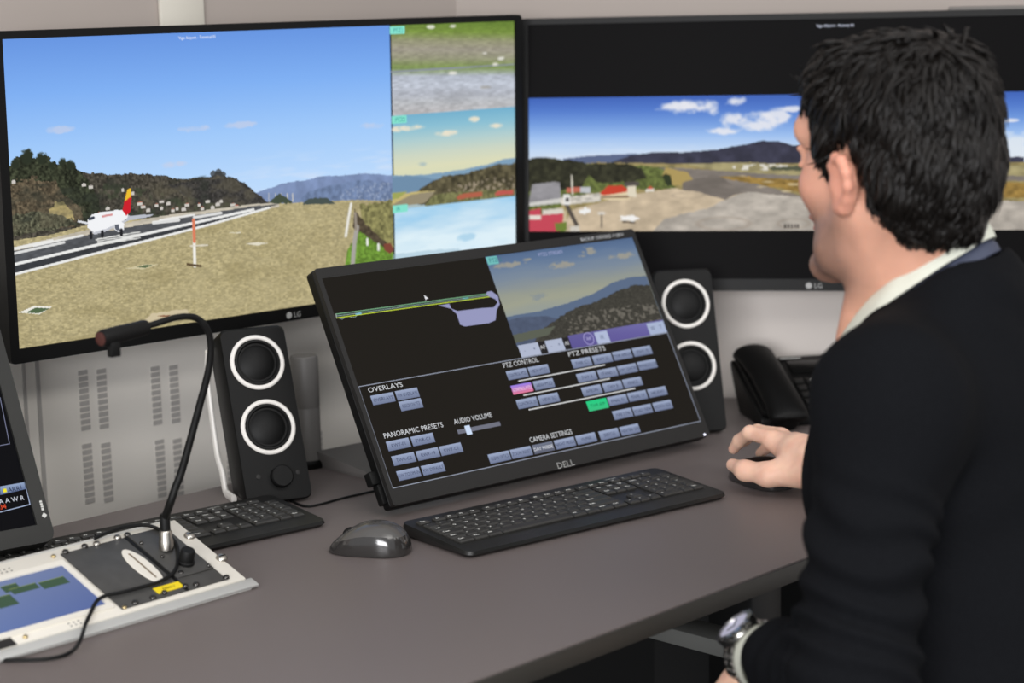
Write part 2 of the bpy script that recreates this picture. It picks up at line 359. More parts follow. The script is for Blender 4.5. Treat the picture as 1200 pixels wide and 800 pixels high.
    for q in [(0.1468,0.5882),(0.1616,0.574),(0.2237,0.5803),(0.2325,0.5936),(0.2479,0.5791),(0.2568,0.5925),(0.2694,0.5774),(0.2766,0.6022),(0.2844,0.5979),(0.2967,0.6032),(0.3032,0.5897),(0.3252,0.5939),(0.3312,0.607),(0.3412,0.585),(0.3503,0.6077),(0.3602,0.5976),(0.3667,0.5899),(0.3891,0.6062),(0.218,0.5676),(0.1893,0.5162),(0.2068,0.5308),(0.2573,0.5692),(0.0077,0.4564),(0.1232,0.4875),(0.1345,0.4951),(0.3955,0.6134)]:
        s_=r.uniform(.0022,.0048); p.poly([(q[0]-s_,q[1]+.004),(q[0]-s_,q[1]-.005),(q[0]+s_,q[1]-.006),(q[0]+s_,q[1]+.004)],(204,199,192))
        p.poly([(q[0]-s_,q[1]-.005),(q[0],q[1]-.009),(q[0]+s_*1.2,q[1]-.005)],r.choice([(178,104,80),(150,98,80),(128,120,116),(196,190,184)]))
    # airfield: grass, runway
    p.poly([(-0.0052,0.6458),(0.0633,0.6386),(0.1273,0.6184),(0.4788,0.6172),(0.6371,0.6345),(0.7186,0.6563),(0.7192,1.2635),(-0.0156,1.0538)],(178,166,126),0,60,tex=(.22,200,.5))
    gr=fbm(u*p.asp*110,v*260,3,12); gb=fbm(u*p.asp*7,v*22,3,14); m=p.inpoly([(-0.0077,0.7445),(0.4585,0.6194),(0.7186,0.6563),(0.7188,1.2969),(-0.0156,1.0538)])
    p.fill(m*np.clip((gr-.5)*3,0,1),(150,138,98),.55); p.fill(m*np.clip((gb-.55)*4,0,1),(146,134,94),.35); p.fill(m*np.clip((.42-gb)*4,0,1),(192,180,140),.35)
    p.poly([(-0.0058,0.6677),(0.127,0.6353),(0.2686,0.6154),(0.412,0.6105),(0.4789,0.611),(0.4786,0.6295),(0.2988,0.654),(-0.0065,0.6951)],(196,188,172),0,60,tex=(.15,80,.4))
    p.poly([(-0.0034,0.6793),(0.1338,0.651),(0.2915,0.6288),(0.4284,0.6167),(0.4787,0.6202),(0.4281,0.635),(0,0.7575)],(84,86,90),0,60,tex=(.18,120,.4))
    p.poly([(-0.0033,0.729),(0.1474,0.6911),(0.3144,0.6602),(0.4584,0.6225),(0.428,0.638),(0.0001,0.7547)],(58,60,64),0,60,tex=(.15,120,.4))
    W_=(236,236,234)
    p.line([(-0.0053,0.7561),(0.1322,0.7191),(0.2288,0.6949),(0.3461,0.6638),(0.4583,0.6286)],.0042,W_); p.line([(-0.0045,0.7232),(0.1474,0.6883),(0.2677,0.6622),(0.4282,0.6289)],.0048,W_)
    for a_,b_ in (([(-0.0005,0.6717),(0.0656,0.6587)],.005),([(0.0349,0.6686),(0.1165,0.653)],.004),([(0.0018,0.686),(0.085,0.6687)],.0045),([(0.2407,0.6361),(0.2867,0.6367)],.006),([(0.253,0.6298),(0.3151,0.6246)],.004),([(0.3149,0.6335),(0.366,0.6288)],.005)): p.line(a_,b_,W_,.9)
    for i in range(5): p.line([(0.1391,0.6721),(0.192,0.6642)] if i==0 else [(q[0],q[1]+i*.0068-.006) for q in [(0.142,0.6699),(0.216,0.6615)]],.0022,(226,226,222),.9)
    # right-hand verge
    p.poly([(0.6441,0.655),(0.7187,0.6498),(0.7238,0.8669),(0.6867,0.806),(0.6504,0.7398)],(132,128,84),.02,70,tex=(.45,90,1))
    p.poly([(0.6329,0.6721),(0.6579,0.7285),(0.6869,0.7865),(0.7164,0.8454),(0.7193,0.925),(0.671,0.8674),(0.6284,0.7352)],(82,72,58),.02,70,tex=(.4,100,1))
    p.poly([(0.6429,0.7511),(0.6719,0.7962),(0.7163,0.852),(0.7226,0.9655),(0.6039,0.9349),(0.6164,0.8159)],(106,142,56),.01,70,tex=(.35,120,1))
    p.line([(0.6375,0.7371),(0.6313,0.7936),(0.6265,0.8762)],.010,(168,164,158)); p.line([(0.6346,0.6852),(0.6356,0.7431)],.006,(150,140,128))
    p.line([(0.626,0.6483),(0.6198,0.7014),(0.6135,0.764)],.006,(232,230,222))
    for q in [(0.659,0.7869),(0.6829,0.8116)]: p.line([q,(q[0],q[1]+.02)],.005,(240,240,238))
    p.poly([(0.6941,0.8142),(0.7092,0.811),(0.7165,0.8389),(0.7087,0.8535),(0.6957,0.8374)],(128,72,58),.004,90)
    for q in [(0.4587,0.6072),(0.4721,0.6097),(0.484,0.612),(0.4959,0.6142),(0.5062,0.6162)]: p.line([(q[0],q[1]-.03),q],.0016,(206,204,196)); 
    p.poly([(0.4586,0.6133),(0.4794,0.5803),(0.4928,0.5951),(0.5061,0.6224)],(70,80,66),.01,90); p.poly([(0.5232,0.6319),(0.5392,0.6099),(0.5744,0.6133),(0.5936,0.6422)],(74,84,80),.01,90)
    # marker pole, hatches in the grass
    P_=[(0.314,0.6422),(0.3132,0.8032)]; p.line(P_,.006,(240,238,232))
    p.line([P_[0],(P_[0][0],P_[0][1]+.075)],.006,(222,128,96)); p.line([(0.2992,0.7938),(0.3243,0.8059)],.004,(92,76,54)); p.line([(0.3067,0.7315),(0.3383,0.7356)],.003,(226,220,206),.8)
    p.poly([(0.005,0.8812),(0.0301,0.8658),(0.0603,0.877),(0.0376,0.8961)],(238,236,226)); p.poly([(0.0159,0.8843),(0.0327,0.8722),(0.056,0.8815),(0.0363,0.8929)],(84,104,74))
    p.poly([(0.1865,0.7811),(0.2226,0.7753),(0.2468,0.7812),(0.2192,0.7921)],(206,196,160)); p.poly([(0.2074,0.7804),(0.2256,0.7775),(0.2376,0.7819),(0.2223,0.7884)],(92,108,78))
    p.poly([(0.4096,0.7471),(0.4328,0.7462),(0.4545,0.7556),(0.4326,0.7584)],(226,220,200)); p.poly([(0.3776,0.7006),(0.4038,0.7031),(0.4004,0.7085)],(220,214,190))
    p.poly([(0.2123,0.9753),(0.2342,0.9462),(0.2961,0.9517),(0.3019,0.9774),(0.2455,0.991)],(206,192,160),.01,60); p.poly([(0.24,0.9597),(0.2647,0.9608),(0.2614,0.9718)],(150,110,84))
    # airliner turned towards us
    B=(242,243,246); S=(186,190,200)
    p.poly([(0.1933,0.6032),(0.2428,0.6073),(0.235,0.6145),(0.193,0.6205)],S); p.poly([(0.1261,0.6096),(0.1106,0.6008),(0.1091,0.6061),(0.1273,0.6184)],(220,222,226))
    p.poly([(0.1257,0.6294),(0.127,0.6013),(0.1353,0.5859),(0.1527,0.5808),(0.1791,0.5803),(0.1938,0.5817),(0.198,0.5926),(0.1946,0.6121),(0.1781,0.626),(0.1543,0.6411),(0.1368,0.646)],B)
    p.poly([(0.127,0.6353),(0.1368,0.646),(0.1573,0.6389),(0.1931,0.6147),(0.1929,0.6233),(0.1571,0.6475),(0.1366,0.6545)],(196,198,206))
    p.poly([(0.1871,0.5847),(0.1915,0.551),(0.1975,0.5133),(0.2042,0.5117),(0.2035,0.5475),(0.201,0.5903),(0.1933,0.6032)],(206,34,46)); p.poly([(0.1914,0.5539),(0.1975,0.5133),(0.2042,0.5117),(0.2029,0.5388)],(236,190,50))
    p.poly([(0.1721,0.6277),(0.1827,0.6183),(0.1891,0.6283),(0.1879,0.6483),(0.1774,0.6547),(0.1718,0.6448)],B); p.poly([(0.1728,0.6293),(0.1802,0.6279),(0.1805,0.651),(0.1732,0.6466)],(96,100,112))
    p.line([(0.1299,0.6005),(0.1365,0.5975)],.005,(60,66,80)); p.line([(0.1524,0.5964),(0.1685,0.5934)],.0036,(214,150,150))
    for q in [(0.131,0.6476),(0.1505,0.6475),(0.1835,0.6488)]: p.line([q,(q[0],q[1]+.016)],.0055,(36,36,40))
    # right-hand column: three camera pictures
    bx=[(0.7157,0.0265)][0][0]; m0=(u>bx)
    p.fill(m0*1.,(10,14,22))
    x0=[(0.7187,0.0901)][0][0]; m=(u>x0)
    v1,v2=.334,.689
    t=np.clip(v/v1,0,1)+.25*(u-.86)*-1; n=fbm(u*p.asp*40,v*160,4,6)
    cc=p.grad(np.clip(t,0,1),[(106,132,58),(122,146,68),(150,150,120),(158,152,138),(152,152,126),(126,146,84),(178,184,196),(190,196,208),(178,182,192),(184,186,190),(188,186,188)])*(1+.28*(n-.5))[:,None]
    p.fill(m*(v<v1),np.clip(cc,0,1)); 
    p.line([(0.7168,0.1711),(1.001,0.1687)],.003,(140,146,158)); p.cloud(.855,.19,.012,.008,(236,232,224),5); p.cloud(.955,.165,.012,.008,(236,232,224),5)
    for q in [(0.8061,0.0115),(0.8531,0.012),(0.9286,0.1199),(0.9697,0.1428)]: p.cloud(q[0],q[1],.01,.008,(238,236,230),6,.8)
    p.cloud(.93,.25,.016,.01,(150,140,120),8,.5); p.cloud(.86,.28,.05,.03,(150,152,158),9,.35)
    t=np.clip((v-v1)/(v2-v1),0,1); cc=p.grad(t,[(116,176,206),(140,192,212),(176,206,208),(204,214,196),(220,220,186),(212,216,184),(190,206,196),(170,190,196)]); p.fill(m*(v>=v1)*(v<v2),cc)
    for q,rx,ry in (([(0.7483,0.3849)][0],.036,.014),([(0.8374,0.4161)][0],.026,.014),([(0.9021,0.371)][0],.014,.012),([(0.9575,0.4048)][0],.02,.011)): p.cloud(q[0],q[1],rx,ry,(236,226,204),int(q[0]*80),.95)
    p.cloud(*[(0.7814,0.5265)][0],.016,.012,(150,176,190),4,.6)
    p.poly([(x,y) for x,y in [(0.716,0.5583),(0.7888,0.5672),(0.868,0.5636),(0.9294,0.5533),(0.9754,0.5366),(1.0008,0.5371),(0.9996,0.7231),(0.7147,0.6685)]],(128,160,186),.004,60)
    p.poly([(0.7159,0.5648),(0.7463,0.5634),(0.7887,0.5771),(0.8278,0.5969),(0.8269,0.69),(0.7147,0.6685)],(112,142,170),.004,60)
    p.poly([(0.7648,0.6321),(0.7982,0.6018),(0.8279,0.5804),(0.878,0.5787),(0.9251,0.5661),(0.9606,0.5548),(1.0007,0.5577),(0.9996,0.7231),(0.7643,0.678)],(88,82,62),.014,60,tex=(.55,60,1))
    vil=(fbm(u*p.asp*90,v*110,2,44)>.64)*p.inpoly([(0.8273,0.6434),(0.8777,0.6122),(0.9982,0.6055),(0.9977,0.6951),(0.8269,0.6834)]); p.fill(vil,(196,180,160),.6)
    p.poly([(0.7152,0.6296),(0.7881,0.6297),(0.8116,0.634),(0.7877,0.6693),(0.7146,0.675)],(196,180,120),.004,40); p.poly([(0.7147,0.6685),(0.757,0.6373),(0.8116,0.634),(0.7876,0.6759),(0.7146,0.6783)],(150,140,116)) ; p.poly([(0.7152,0.6231),(0.7495,0.6228),(0.7301,0.6454),(0.7149,0.6491)],(160,166,92))
    p.poly([(0.7876,0.6825),(0.8115,0.6472),(0.8998,0.6498),(1,0.661),(0.9997,0.7024),(0.7875,0.6891)],(116,116,78),.01,60,tex=(.4,80,1))
    p.poly([(0.859,0.6693),(0.8672,0.6574),(0.9203,0.6569),(0.9202,0.6739),(0.863,0.6768)],(178,98,76)); p.poly([(0.9493,0.6724),(0.9577,0.6603),(0.9957,0.6637),(0.9956,0.6809),(0.9534,0.68)],(190,92,84))
    t=np.clip((v-v2)/.31,0,1); n=fbm(u*p.asp*6,v*30,4,71); cc=p.grad(np.clip(t+.5*(n-.5),0,1),[(158,206,238),(184,218,240),(206,230,244),(222,240,248),(218,238,248),(196,226,242),(190,214,230)]); p.fill(m*(v>=v2),cc)
    p.cloud(*[(0.8819,0.8293)][0],.026,.02,(150,198,228),3,.6); p.poly([(0.7144,0.8581),(0.7857,0.8581),(0.8653,0.8696),(0.8642,1.0019),(0.7131,0.963)],(170,198,214),.01,30,a=.6)
    return p
def paint_runway():
    p=Painter(860,220,3.9*.8644,0,.286,.86,.8125); u,v=p.u,p.v
    p.asp=2.25; hz=[(0.2702,0.5433)][0][1]
    p.c[:]=p.grad(np.clip((v-.287)/(hz-.287),0,1),[(64,100,184),(84,124,204),(116,156,222),(156,190,238),(192,214,242),(212,224,240)])
    for q,rx,ry,sd in (([(0.2791,0.3309)][0],.062,.038,2),([(0.2628,0.3238)][0],.03,.02,3),([(0.3616,0.3102)][0],.02,.022,4),([(0.3881,0.3868)][0],.06,.04,6),([(0.4247,0.3746)][0],.04,.03,7),([(0.3382,0.4252)][0],.034,.016,8),([(0.4552,0.3392)][0],.034,.014,9),([(0.8233,0.3948)][0],.016,.008,9)): p.cloud(q[0],q[1],rx,ry,(232,232,238),sd)
    k=fbm(u*14,v*60,4,5); p.fill(np.clip((k-.45)*3,0,1)*np.clip((v-hz+.10)*12,0,1),(226,230,240),.6)
    p.cloud(.92*.9,.50,.1,.07,(222,230,238),12)
    p.poly([(0.0605,0.526),(0.1209,0.5137),(0.1809,0.5082),(0.2702,0.5233),(0.2703,0.5633),(0.0605,0.5596)],(92,104,136),.004,50)
    p.poly([(0.1449,0.541),(0.1809,0.5149),(0.2257,0.5025),(0.2702,0.5034),(0.3294,0.4946),(0.3735,0.479),(0.4116,0.4633),(0.435,0.4638),(0.4613,0.4809),(0.5195,0.5019),(0.7063,0.4927),(0.8086,0.5338),(0.848,0.5346),(0.8484,0.5995),(0.1448,0.5879)],(58,58,74),.008,50,tex=(.25,30,1))
    # airfield ground
    p.poly([(-0.0017,0.572),(0.1209,0.5405),(0.2702,0.55),(0.8622,0.5543),(0.8641,0.8793),(-0.0025,0.8764)],(150,136,92),0,60,tex=(.25,60,.5))
    p.poly([(-0.0017,0.5382),(0.1208,0.5472),(0.2554,0.563),(0.2762,0.5967),(0.2554,0.6497),(0.1808,0.6487),(0.1056,0.6611),(0.0298,0.7412),(-0.0022,0.7409)],(98,108,58),.01,50,tex=(.4,110,1))
    p.poly([(0.2702,0.55),(0.3883,0.5455),(0.4892,0.5639),(0.8623,0.5673),(0.8625,0.6062),(0.4177,0.6056),(0.3295,0.5776)],(160,150,110),0,60,tex=(.2,60,.4))
    p.poly([(0.2256,0.5625),(0.2703,0.5666),(0.4177,0.5924),(0.4893,0.6001),(0.8625,0.6062),(0.8626,0.6256),(0.4893,0.6166),(0.3884,0.6051),(0.3442,0.5978),(0.4895,0.686),(0.8631,0.7036),(0.8639,0.8467),(0.4897,0.8117),(0.3739,0.7444),(0.2703,0.6499),(0.2881,0.6102)],(128,120,113),0,60,tex=(.14,60,.3))
    p.poly([(0.3265,0.6008),(0.3737,0.6016),(0.4893,0.6199),(0.8627,0.6321),(0.863,0.6906),(0.4894,0.6728),(0.4178,0.6387)],(148,120,64),.01,60,tex=(.3,70,.6))
    for q in [(0.4178,0.6222),(0.4061,0.6419),(0.4485,0.659),(0.4616,0.6327),(0.3737,0.5983)]: p.cloud(q[0],q[1],.012,.006,(214,196,160),7,.7)
    p.poly([(0.2405,0.5627),(0.2792,0.5834),(0.2881,0.6102),(0.2762,0.63),(0.2554,0.6364),(0.2346,0.596)],(172,150,92),.006,60)
    p.poly([(0.2703,0.6233),(0.3236,0.5908),(0.3442,0.6111),(0.3738,0.6646),(0.3885,0.6848),(0.3443,0.6975),(0.2703,0.6833)],(118,110,103),.01,60,tex=(.14,50,.3))
    p.poly([(0.0753,0.7281),(0.1808,0.6688),(0.2554,0.6464),(0.2881,0.6569),(0.3443,0.6909),(0.359,0.6711),(0.3855,0.6615),(0.4895,0.686),(0.8631,0.7101),(0.8639,0.8337),(0.0524,0.8292)],(196,178,152),.006,40,tex=(.14,40,.6))
    p.poly([(0.3443,0.6909),(0.362,0.6711),(0.3855,0.6615),(0.4895,0.686),(0.8631,0.7036),(0.8639,0.8337),(0.2106,0.8301),(0.2405,0.7632),(0.3148,0.7239)],(178,170,160),.008,40,tex=(.18,40,.5))
    for q,rx,ry in (([(0.3414,0.7841)][0],.05,.028),([(0.2792,0.6734)][0],.03,.012),([(0.462,0.785)][0],.03,.02)): 
        e=((u-q[0])/rx)**2+((v-q[1])/ry)**2; p.fill(np.clip(1-np.abs(e-.8)*3,0,1),(150,136,122),.45)
    # trees
    p.poly([(-0.0016,0.5248),(0.0303,0.5186),(0.0726,0.5329),(0.1058,0.5469),(0.1509,0.5478),(0.1808,0.5483),(0.1988,0.5687),(0.2077,0.6023),(0.1808,0.6219),(0.1207,0.621),(0.1057,0.5939),(0.0906,0.6475),(-0.0019,0.653)],(52,52,38),.016,70,tex=(.5,60,1))
    p.poly([(0.2346,0.596),(0.2405,0.5828),(0.2495,0.5963),(0.2524,0.6297),(0.2435,0.6362)],(48,56,36),.01,70)
    hs=fbm(u*90,v*60,3,9); p.fill((hs>.6)*p.inpoly([(0.356,0.5582),(0.4176,0.5527),(0.4892,0.5672),(0.4892,0.5803),(0.3589,0.5748)]),(226,222,214),.9)
    p.poly([(0.4177,0.5659),(0.4892,0.5606),(0.4892,0.5803),(0.425,0.5792)],(84,88,70),.008,80)
    # buildings and apron
    p.poly([(-0.0021,0.707),(0.0057,0.6261),(0.0452,0.6165),(0.0543,0.62),(0.0572,0.6875),(0.0299,0.7006),(0.0299,0.6939)],(146,144,148),tex=(.12,80,.3)); p.poly([(-0.0021,0.7003),(0.0572,0.6807),(0.0572,0.7009),(-0.0021,0.7138)],(206,204,200))
    p.poly([(0.0298,0.7412),(0.0662,0.728),(0.0661,0.782),(0.0297,0.7817)],(200,184,150),tex=(.12,60,1)); p.line([(0.0648,0.701),(0.0843,0.7889)],.008,(84,76,70))
    p.poly([(-0.0021,0.7307),(0.0207,0.7208),(0.0207,0.7478),(0.0601,0.7414),(0.06,0.8225),(-0.0024,0.8255)],(196,72,88)); p.poly([(-0.0022,0.7476),(0.0207,0.7478),(0.0206,0.7647),(-0.0022,0.7645)],(226,216,206)); p.poly([(0.0237,0.7276),(0.0602,0.7212),(0.0601,0.7414),(0.0237,0.7479)],(214,208,196))
    p.poly([(0.0542,0.6807),(0.1267,0.6614),(0.1267,0.695),(0.0814,0.7046),(0.0572,0.7077)],(206,200,190),tex=(.3,120,.5)); p.poly([(0.0906,0.6374),(0.1087,0.6376),(0.1086,0.6612),(0.0905,0.6609)],(190,192,196)); p.poly([(0.0664,0.6404),(0.0906,0.6374),(0.0905,0.6576),(0.0664,0.6606)],(190,106,88))
    p.poly([(0.1267,0.6681),(0.1388,0.6381),(0.1628,0.6317),(0.1778,0.6554),(0.1778,0.6889),(0.1447,0.6919),(0.1297,0.685)],(224,206,170)); p.poly([(0.1252,0.6647),(0.1388,0.6347),(0.1643,0.6317),(0.1793,0.6554),(0.1538,0.6651),(0.1327,0.6716)],(196,66,46))
    p.poly([(0.1733,0.6754),(0.1733,0.6319),(0.1883,0.6287),(0.1897,0.679)],(222,212,190)); p.line([(0.1718,0.6285),(0.1913,0.6254)],.008,(86,80,76)); p.line([(0.1297,0.6782),(0.1748,0.6771)],.004,(120,96,76))
    p.poly([(0.2062,0.6524),(0.2137,0.6358),(0.2211,0.6493)],(206,84,64)); p.poly([(0.2062,0.6491),(0.2211,0.6459),(0.2211,0.656),(0.2062,0.6591)],(226,220,210))
    p.line([(0.0755,0.5934),(0.0769,0.6675)],.003,(220,214,200)); p.poly([(0.0603,0.6673),(0.0724,0.6674),(0.0723,0.7078),(0.0617,0.7077)],(232,230,226)); p.poly([(0.0648,0.6808),(0.0709,0.6775),(0.0708,0.6944),(0.0648,0.6977)],(70,66,66))
    p.line([(0.0919,0.735),(0.1055,0.7318)],.008,(238,238,236)); p.line([(0.0995,0.7216),(0.098,0.7418)],.005,(238,238,236))
    p.poly([(0.1597,0.7693),(0.1717,0.7526),(0.1837,0.7493),(0.1927,0.7628),(0.1837,0.7762),(0.1747,0.7694)],(240,238,234)); p.line([(0.1657,0.776),(0.1867,0.7796)],.003,(60,54,50)); p.line([(0.1627,0.7559),(0.1927,0.7628)],.004,(240,238,236))
    p.line([(0.1281,0.7421),(0.1281,0.7959)],.003,(120,110,100)); p.line([(0.1236,0.742),(0.1326,0.7421)],.005,(214,208,198))
    p.poly([(0.0449,0.7818),(0.0661,0.7752),(0.0661,0.809),(0.0479,0.8157)],(110,128,56),.01,70); p.poly([(0.0722,0.7955),(0.0873,0.7889),(0.0903,0.8159),(0.0721,0.8192)],(206,200,190),.01,80)
    for q in [(0.4474,0.8015),(0.4532,0.8015),(0.4591,0.8023),(0.4649,0.8016),(0.4693,0.8017)]: p.line([q,(q[0],q[1]-.012)],.003,(40,36,34))
    return p
def paint_ptz():
    p=Painter(300,190,1.77); u,v=p.u,p.v
    n=fbm(u*5,v*20,4,3)
    p.c[:]=p.grad(np.clip(v/.72+.10*(n-.5),0,1),[(84,106,140),(96,118,150),(112,130,154),(124,138,154),(138,146,148),(150,154,142),(158,160,142),(150,156,148),(132,148,164)])
    for x,y,rx,ry in ((.13,.12,.11,.035),(.25,.09,.03,.02),(.46,.20,.10,.045),(.68,.08,.05,.05),(.88,.19,.10,.04),(.62,.13,.03,.02)): p.cloud(x,y,rx,ry,(158,154,142),int(x*50),.9)
    p.cloud(.24,.50,.06,.05,(126,138,150),4,.6)
    p.poly([(0,.66),(.2,.66),(.4,.62),(.6,.56),(.75,.47),(.88,.44),(1,.45),(1,1),(0,1)],(92,108,134),.01,30)
    p.poly([(0,.70),(.1,.69),(.25,.72),(.33,.78),(.3,1),(0,1)],(80,90,112),.01,30,tex=(.1,20,1))
    p.poly([(.18,.86),(.32,.76),(.45,.68),(.6,.65),(.75,.58),(.9,.53),(1,.56),(1,1),(.1,1)],(66,64,58),.03,30,tex=(.3,80,1))
    p.poly([(0,.86),(.12,.85),(.28,.84),(.22,.92),(0,.95)],(92,96,84),.01,30)
    p.fill((fbm(u*60,v*40,2,6)>.63)*(v>.75)*(u>.35),(140,134,124),.55)
    return p

# ------------------------------------------------------------------ the two wide wall monitors
def wide_monitor(name,label,cx,cy,cz,yaw,tilt,Wd,Ht,depth_back):
    o=thing(name,label,'monitor',(cx,cy,cz),(-tilt,0,yaw),'wide wall monitors')
    bl,bb,bt=.0125,.0185,.0095
    oc=(0,(bt-bb)/2); ow,oh=Wd+2*bl,Ht+bt+bb
    outer=[(x,z+oc[1]) for x,z in rrect(ow,oh,.006,4)]; inner=rrect(Wd,Ht,.0005,4)
    frame_ring('bezel',outer,inner,-.004,.012,M_blkg if 0 else M_blk,o)
    prism('housing',[(x,z+oc[1]) for x,z in rrect(ow-.004,oh-.004,.008,4)],.006,.032,M_blk,o,bev=.004,axis='y')
    bm=bmesh.new(); bbox_bm(bm,-.06,.03,-.06,.06,depth_back,.06,.003); mkbm('wall_bracket',bm,M_steel,o)
    # maker's mark in the middle of the lower bezel: a disc and two letters
    zb=-Ht/2-bb*.55
    pn=[(-.010+.0048*math.cos(t),zb+.0048*math.sin(t)) for t in np.linspace(0,2*math.pi,17)[:-1]]
    V=[(a,-.0046,b) for a,b in pn]; F=[tuple(range(16))]
    tv,tf=text_vf('LG',.0105); F+=[tuple(i+len(V) for i in f) for f in tf]; V+=[(a-.002,-.0046,b+zb-.0036) for a,b in tv]
    mk('logo',V,F,M_logo,o,False)
    return o
LGm=screen_mat('wall_screen_glow',1.0)
lg=wide_monitor('wide_monitor','wide black monitor at left showing an airliner taxiing on the runway',1.7729,2.1344,.4119+.75,-.0542,-.021,.8625,.3864,.10)
P1=paint_terminal(); pn=Panel(); hw,hh=.8625/2,.3864/2
pn.grid(P1,-hw,-hh,hw,hh)
def uv(q,W_=hw,H_=hh): return (-W_+2*W_*q[0],H_-2*H_*q[1])
x,z=uv([(0.333,0.0223)][0]); pn.text(x,z,'Vigo Airport - Terminal 01',.0042,(235,240,250),'CENTER',sx=.9)
for q,s_ in (([(0.716,0.0043)][0],'PTZ1'),([(0.7167,0.3359)][0],'PTZ2'),([(0.7156,0.672)][0],'IR')):
    x,z=uv(q); pn.poly([(x,z),(x,z-.011),(x+.028,z-.011),(x+.028,z)],(134,226,206)); pn.text(x+.006,z-.0085,s_,.006,(60,150,150))
pn.build('display',LGm,lg)
lg2=wide_monitor('wide_monitor','wide black monitor behind the man showing an aerial apron picture between black bands',2.4962,1.7582,.4025+.75,-.9645,.0992,.8820,.3920,.115)
P2=paint_runway(); pn=Panel(); hw2,hh2=.8820/2,.3920/2
pn.poly([(-hw2,-hh2),(hw2,-hh2),(hw2,hh2),(-hw2,hh2)],(14,13,14),0.)
x0,z1=uv((0,.2865),hw2,hh2); x1,z0=uv((.86,.812),hw2,hh2); pn.grid(P2,x0,z0,x1,z1,-.0003)
x,z=uv([(0.5313,0.0294)][0],hw2,hh2); pn.text(x,z,'Vigo Airport - Runway 01',.0042,(225,230,250),'CENTER',sx=.9)
pn.build('display',screen_mat('wall_screen_glow_second'),lg2)

# ------------------------------------------------------------------ the touch monitor on the desk
dell=thing('touch_monitor','black tilted touch monitor showing camera control buttons beside the mouse hand','monitor',(1.9208,1.8368,.75),(0,0,-.1067))
DW,DH,DT=.5514,.2902,.4998
DM=T(0,0,.1636)@RX(-DT)
hw,hh=DW/2,DH/2
def duv(u_,v_): return (-hw+DW*u_,hh-DH*v_)
outer=[(x,z-.0045) for x,z in rrect(DW+.014,DH+.035,.004,3)]; inner=rrect(DW,DH,.0004,3)
frame_ring('bezel',outer,inner,-.0015,.006,M_dell,dell,M=DM)
prism('housing',[(x,z-.0045) for x,z in rrect(DW+.015,DH+.036,.005,4)],.0005,.026,M_blk,dell,bev=.006,M=DM,axis='y')
box('rear_cover',-.17,.024,-.11,.17,.050,.09,M_blk,dell,bev=.01,M=DM)
pn=Panel(); pn.poly([(-hw,-hh),(hw,-hh),(hw,hh),(-hw,hh)],(33,30,26),0.)
Pp=paint_ptz(); x0,z1=duv(.4945,.0013); x1,z0=duv(1,.469); pn.grid(Pp,x0,z0,x1,z1,-.0003)
LN=(150,156,172)
def L(pts,w_,c_): pn.line([duv(*q) for q in pts],w_,c_)
def Tx(u_,v_,s,h,col=(205,208,214),al='LEFT',sx=1.): x,z=duv(u_,v_); pn.text(x,z,s,h,col,al,sx=sx)
L([(.0012,.5222),(.9985,.5222),(.9985,.997),(.0012,.997),(.0012,.5222)],.0011,LN)
L([(.0,.0012),(.4945,.0012)],.0007,(70,70,70))
def button(u_,v_,s='',top=(158,170,198),bot=(112,122,150),tc=(58,66,92),wd_=.0648,hb=.0445):
    a=duv(u_,v_); b=duv(u_+wd_,v_+hb); zm=(a[1]*.55+b[1]*.45)
    pn.poly([(a[0],a[1]),(a[0],zm),(b[0],zm),(b[0],a[1])],[top,tuple((t+q)//2 for t,q in zip(top,bot)),tuple((t+q)//2 for t,q in zip(top,bot)),top])
    pn.poly([(a[0],zm),(a[0],b[1]),(b[0],b[1]),(b[0],zm)],[tuple((t+q)//2 for t,q in zip(top,bot)),bot,bot,tuple((t+q)//2 for t,q in zip(top,bot))])
    if s: pn.text((a[0]+b[0])/2,(a[1]+b[1])/2-.0024,s,.0046,tc,'CENTER',sx=min(1.,8.2/len(s)))
for u_,v_,s in ((.0245,.5725,'OVERLAYS'),(.0955,.5715,'SW OVERLAYS'),(.0955,.6224,'RESIZE ON PTZ'),
    (.0245,.789,'RWY-01'),(.0955,.789,'TWR-C1'),(.0255,.858,'TWR-C2'),(.0958,.858,'RWY-19'),(.1645,.858,'RWY-C1'),(.0255,.9275,'KW ZOOM IN'),(.0965,.9275,'KW DEFAULT'),
    (.2942,.9395,'CLEAN OPTICS'),(.363,.9395,'ZOOM RESET'),(.5035,.9395,'NIGHT MODE'),(.5738,.9395,'WIPER'),(.651,.942,'DEFOG'),(.722,.942,'HEATER ON'),
    (.4334,.5715,'CONTROL PTZ1'),(.5035,.5715,'VIEW PTZ1'),(.5035,.6435,'VIEW PTZ2'),(.4327,.716,'CONTROL SG'),(.5028,.716,'VIEW SG'),
    (.646,.573,'TWR C1'),(.7175,.573,'RWY 01'),(.787,.5715,'TWR APRON'),(.8575,.5705,'RWY 19'),
    (.646,.6465,'TWY A'),(.7175,.6465,'STAND 1'),(.787,.645,'RWY CENTRE'),(.8575,.643,'WINDSOCK'),
    (.646,.7165,'APRON'),(.7175,.7165,'TWY B'),(.787,.716,'FENCE'),
    (.7175,.787,'FINAL 01'),(.787,.787,'FINAL 19'),(.8575,.787,'HELIPAD'),
    (.7175,.859,'FIRE STN'),(.787,.859,'ROAD VIEW'),(.8585,.859,'NORTH SIDE')): button(u_,v_,s)
button(.433,.9395,'DAY MODE',(112,118,136),(96,100,116),(232,234,240))
button(.4323,.6438,'CONTROL PTZ2',(150,130,232),(226,122,150),(244,214,236))
button(.6462,.787,'TWR APP',(38,206,132),(60,190,128),(28,120,80),.068,.05)
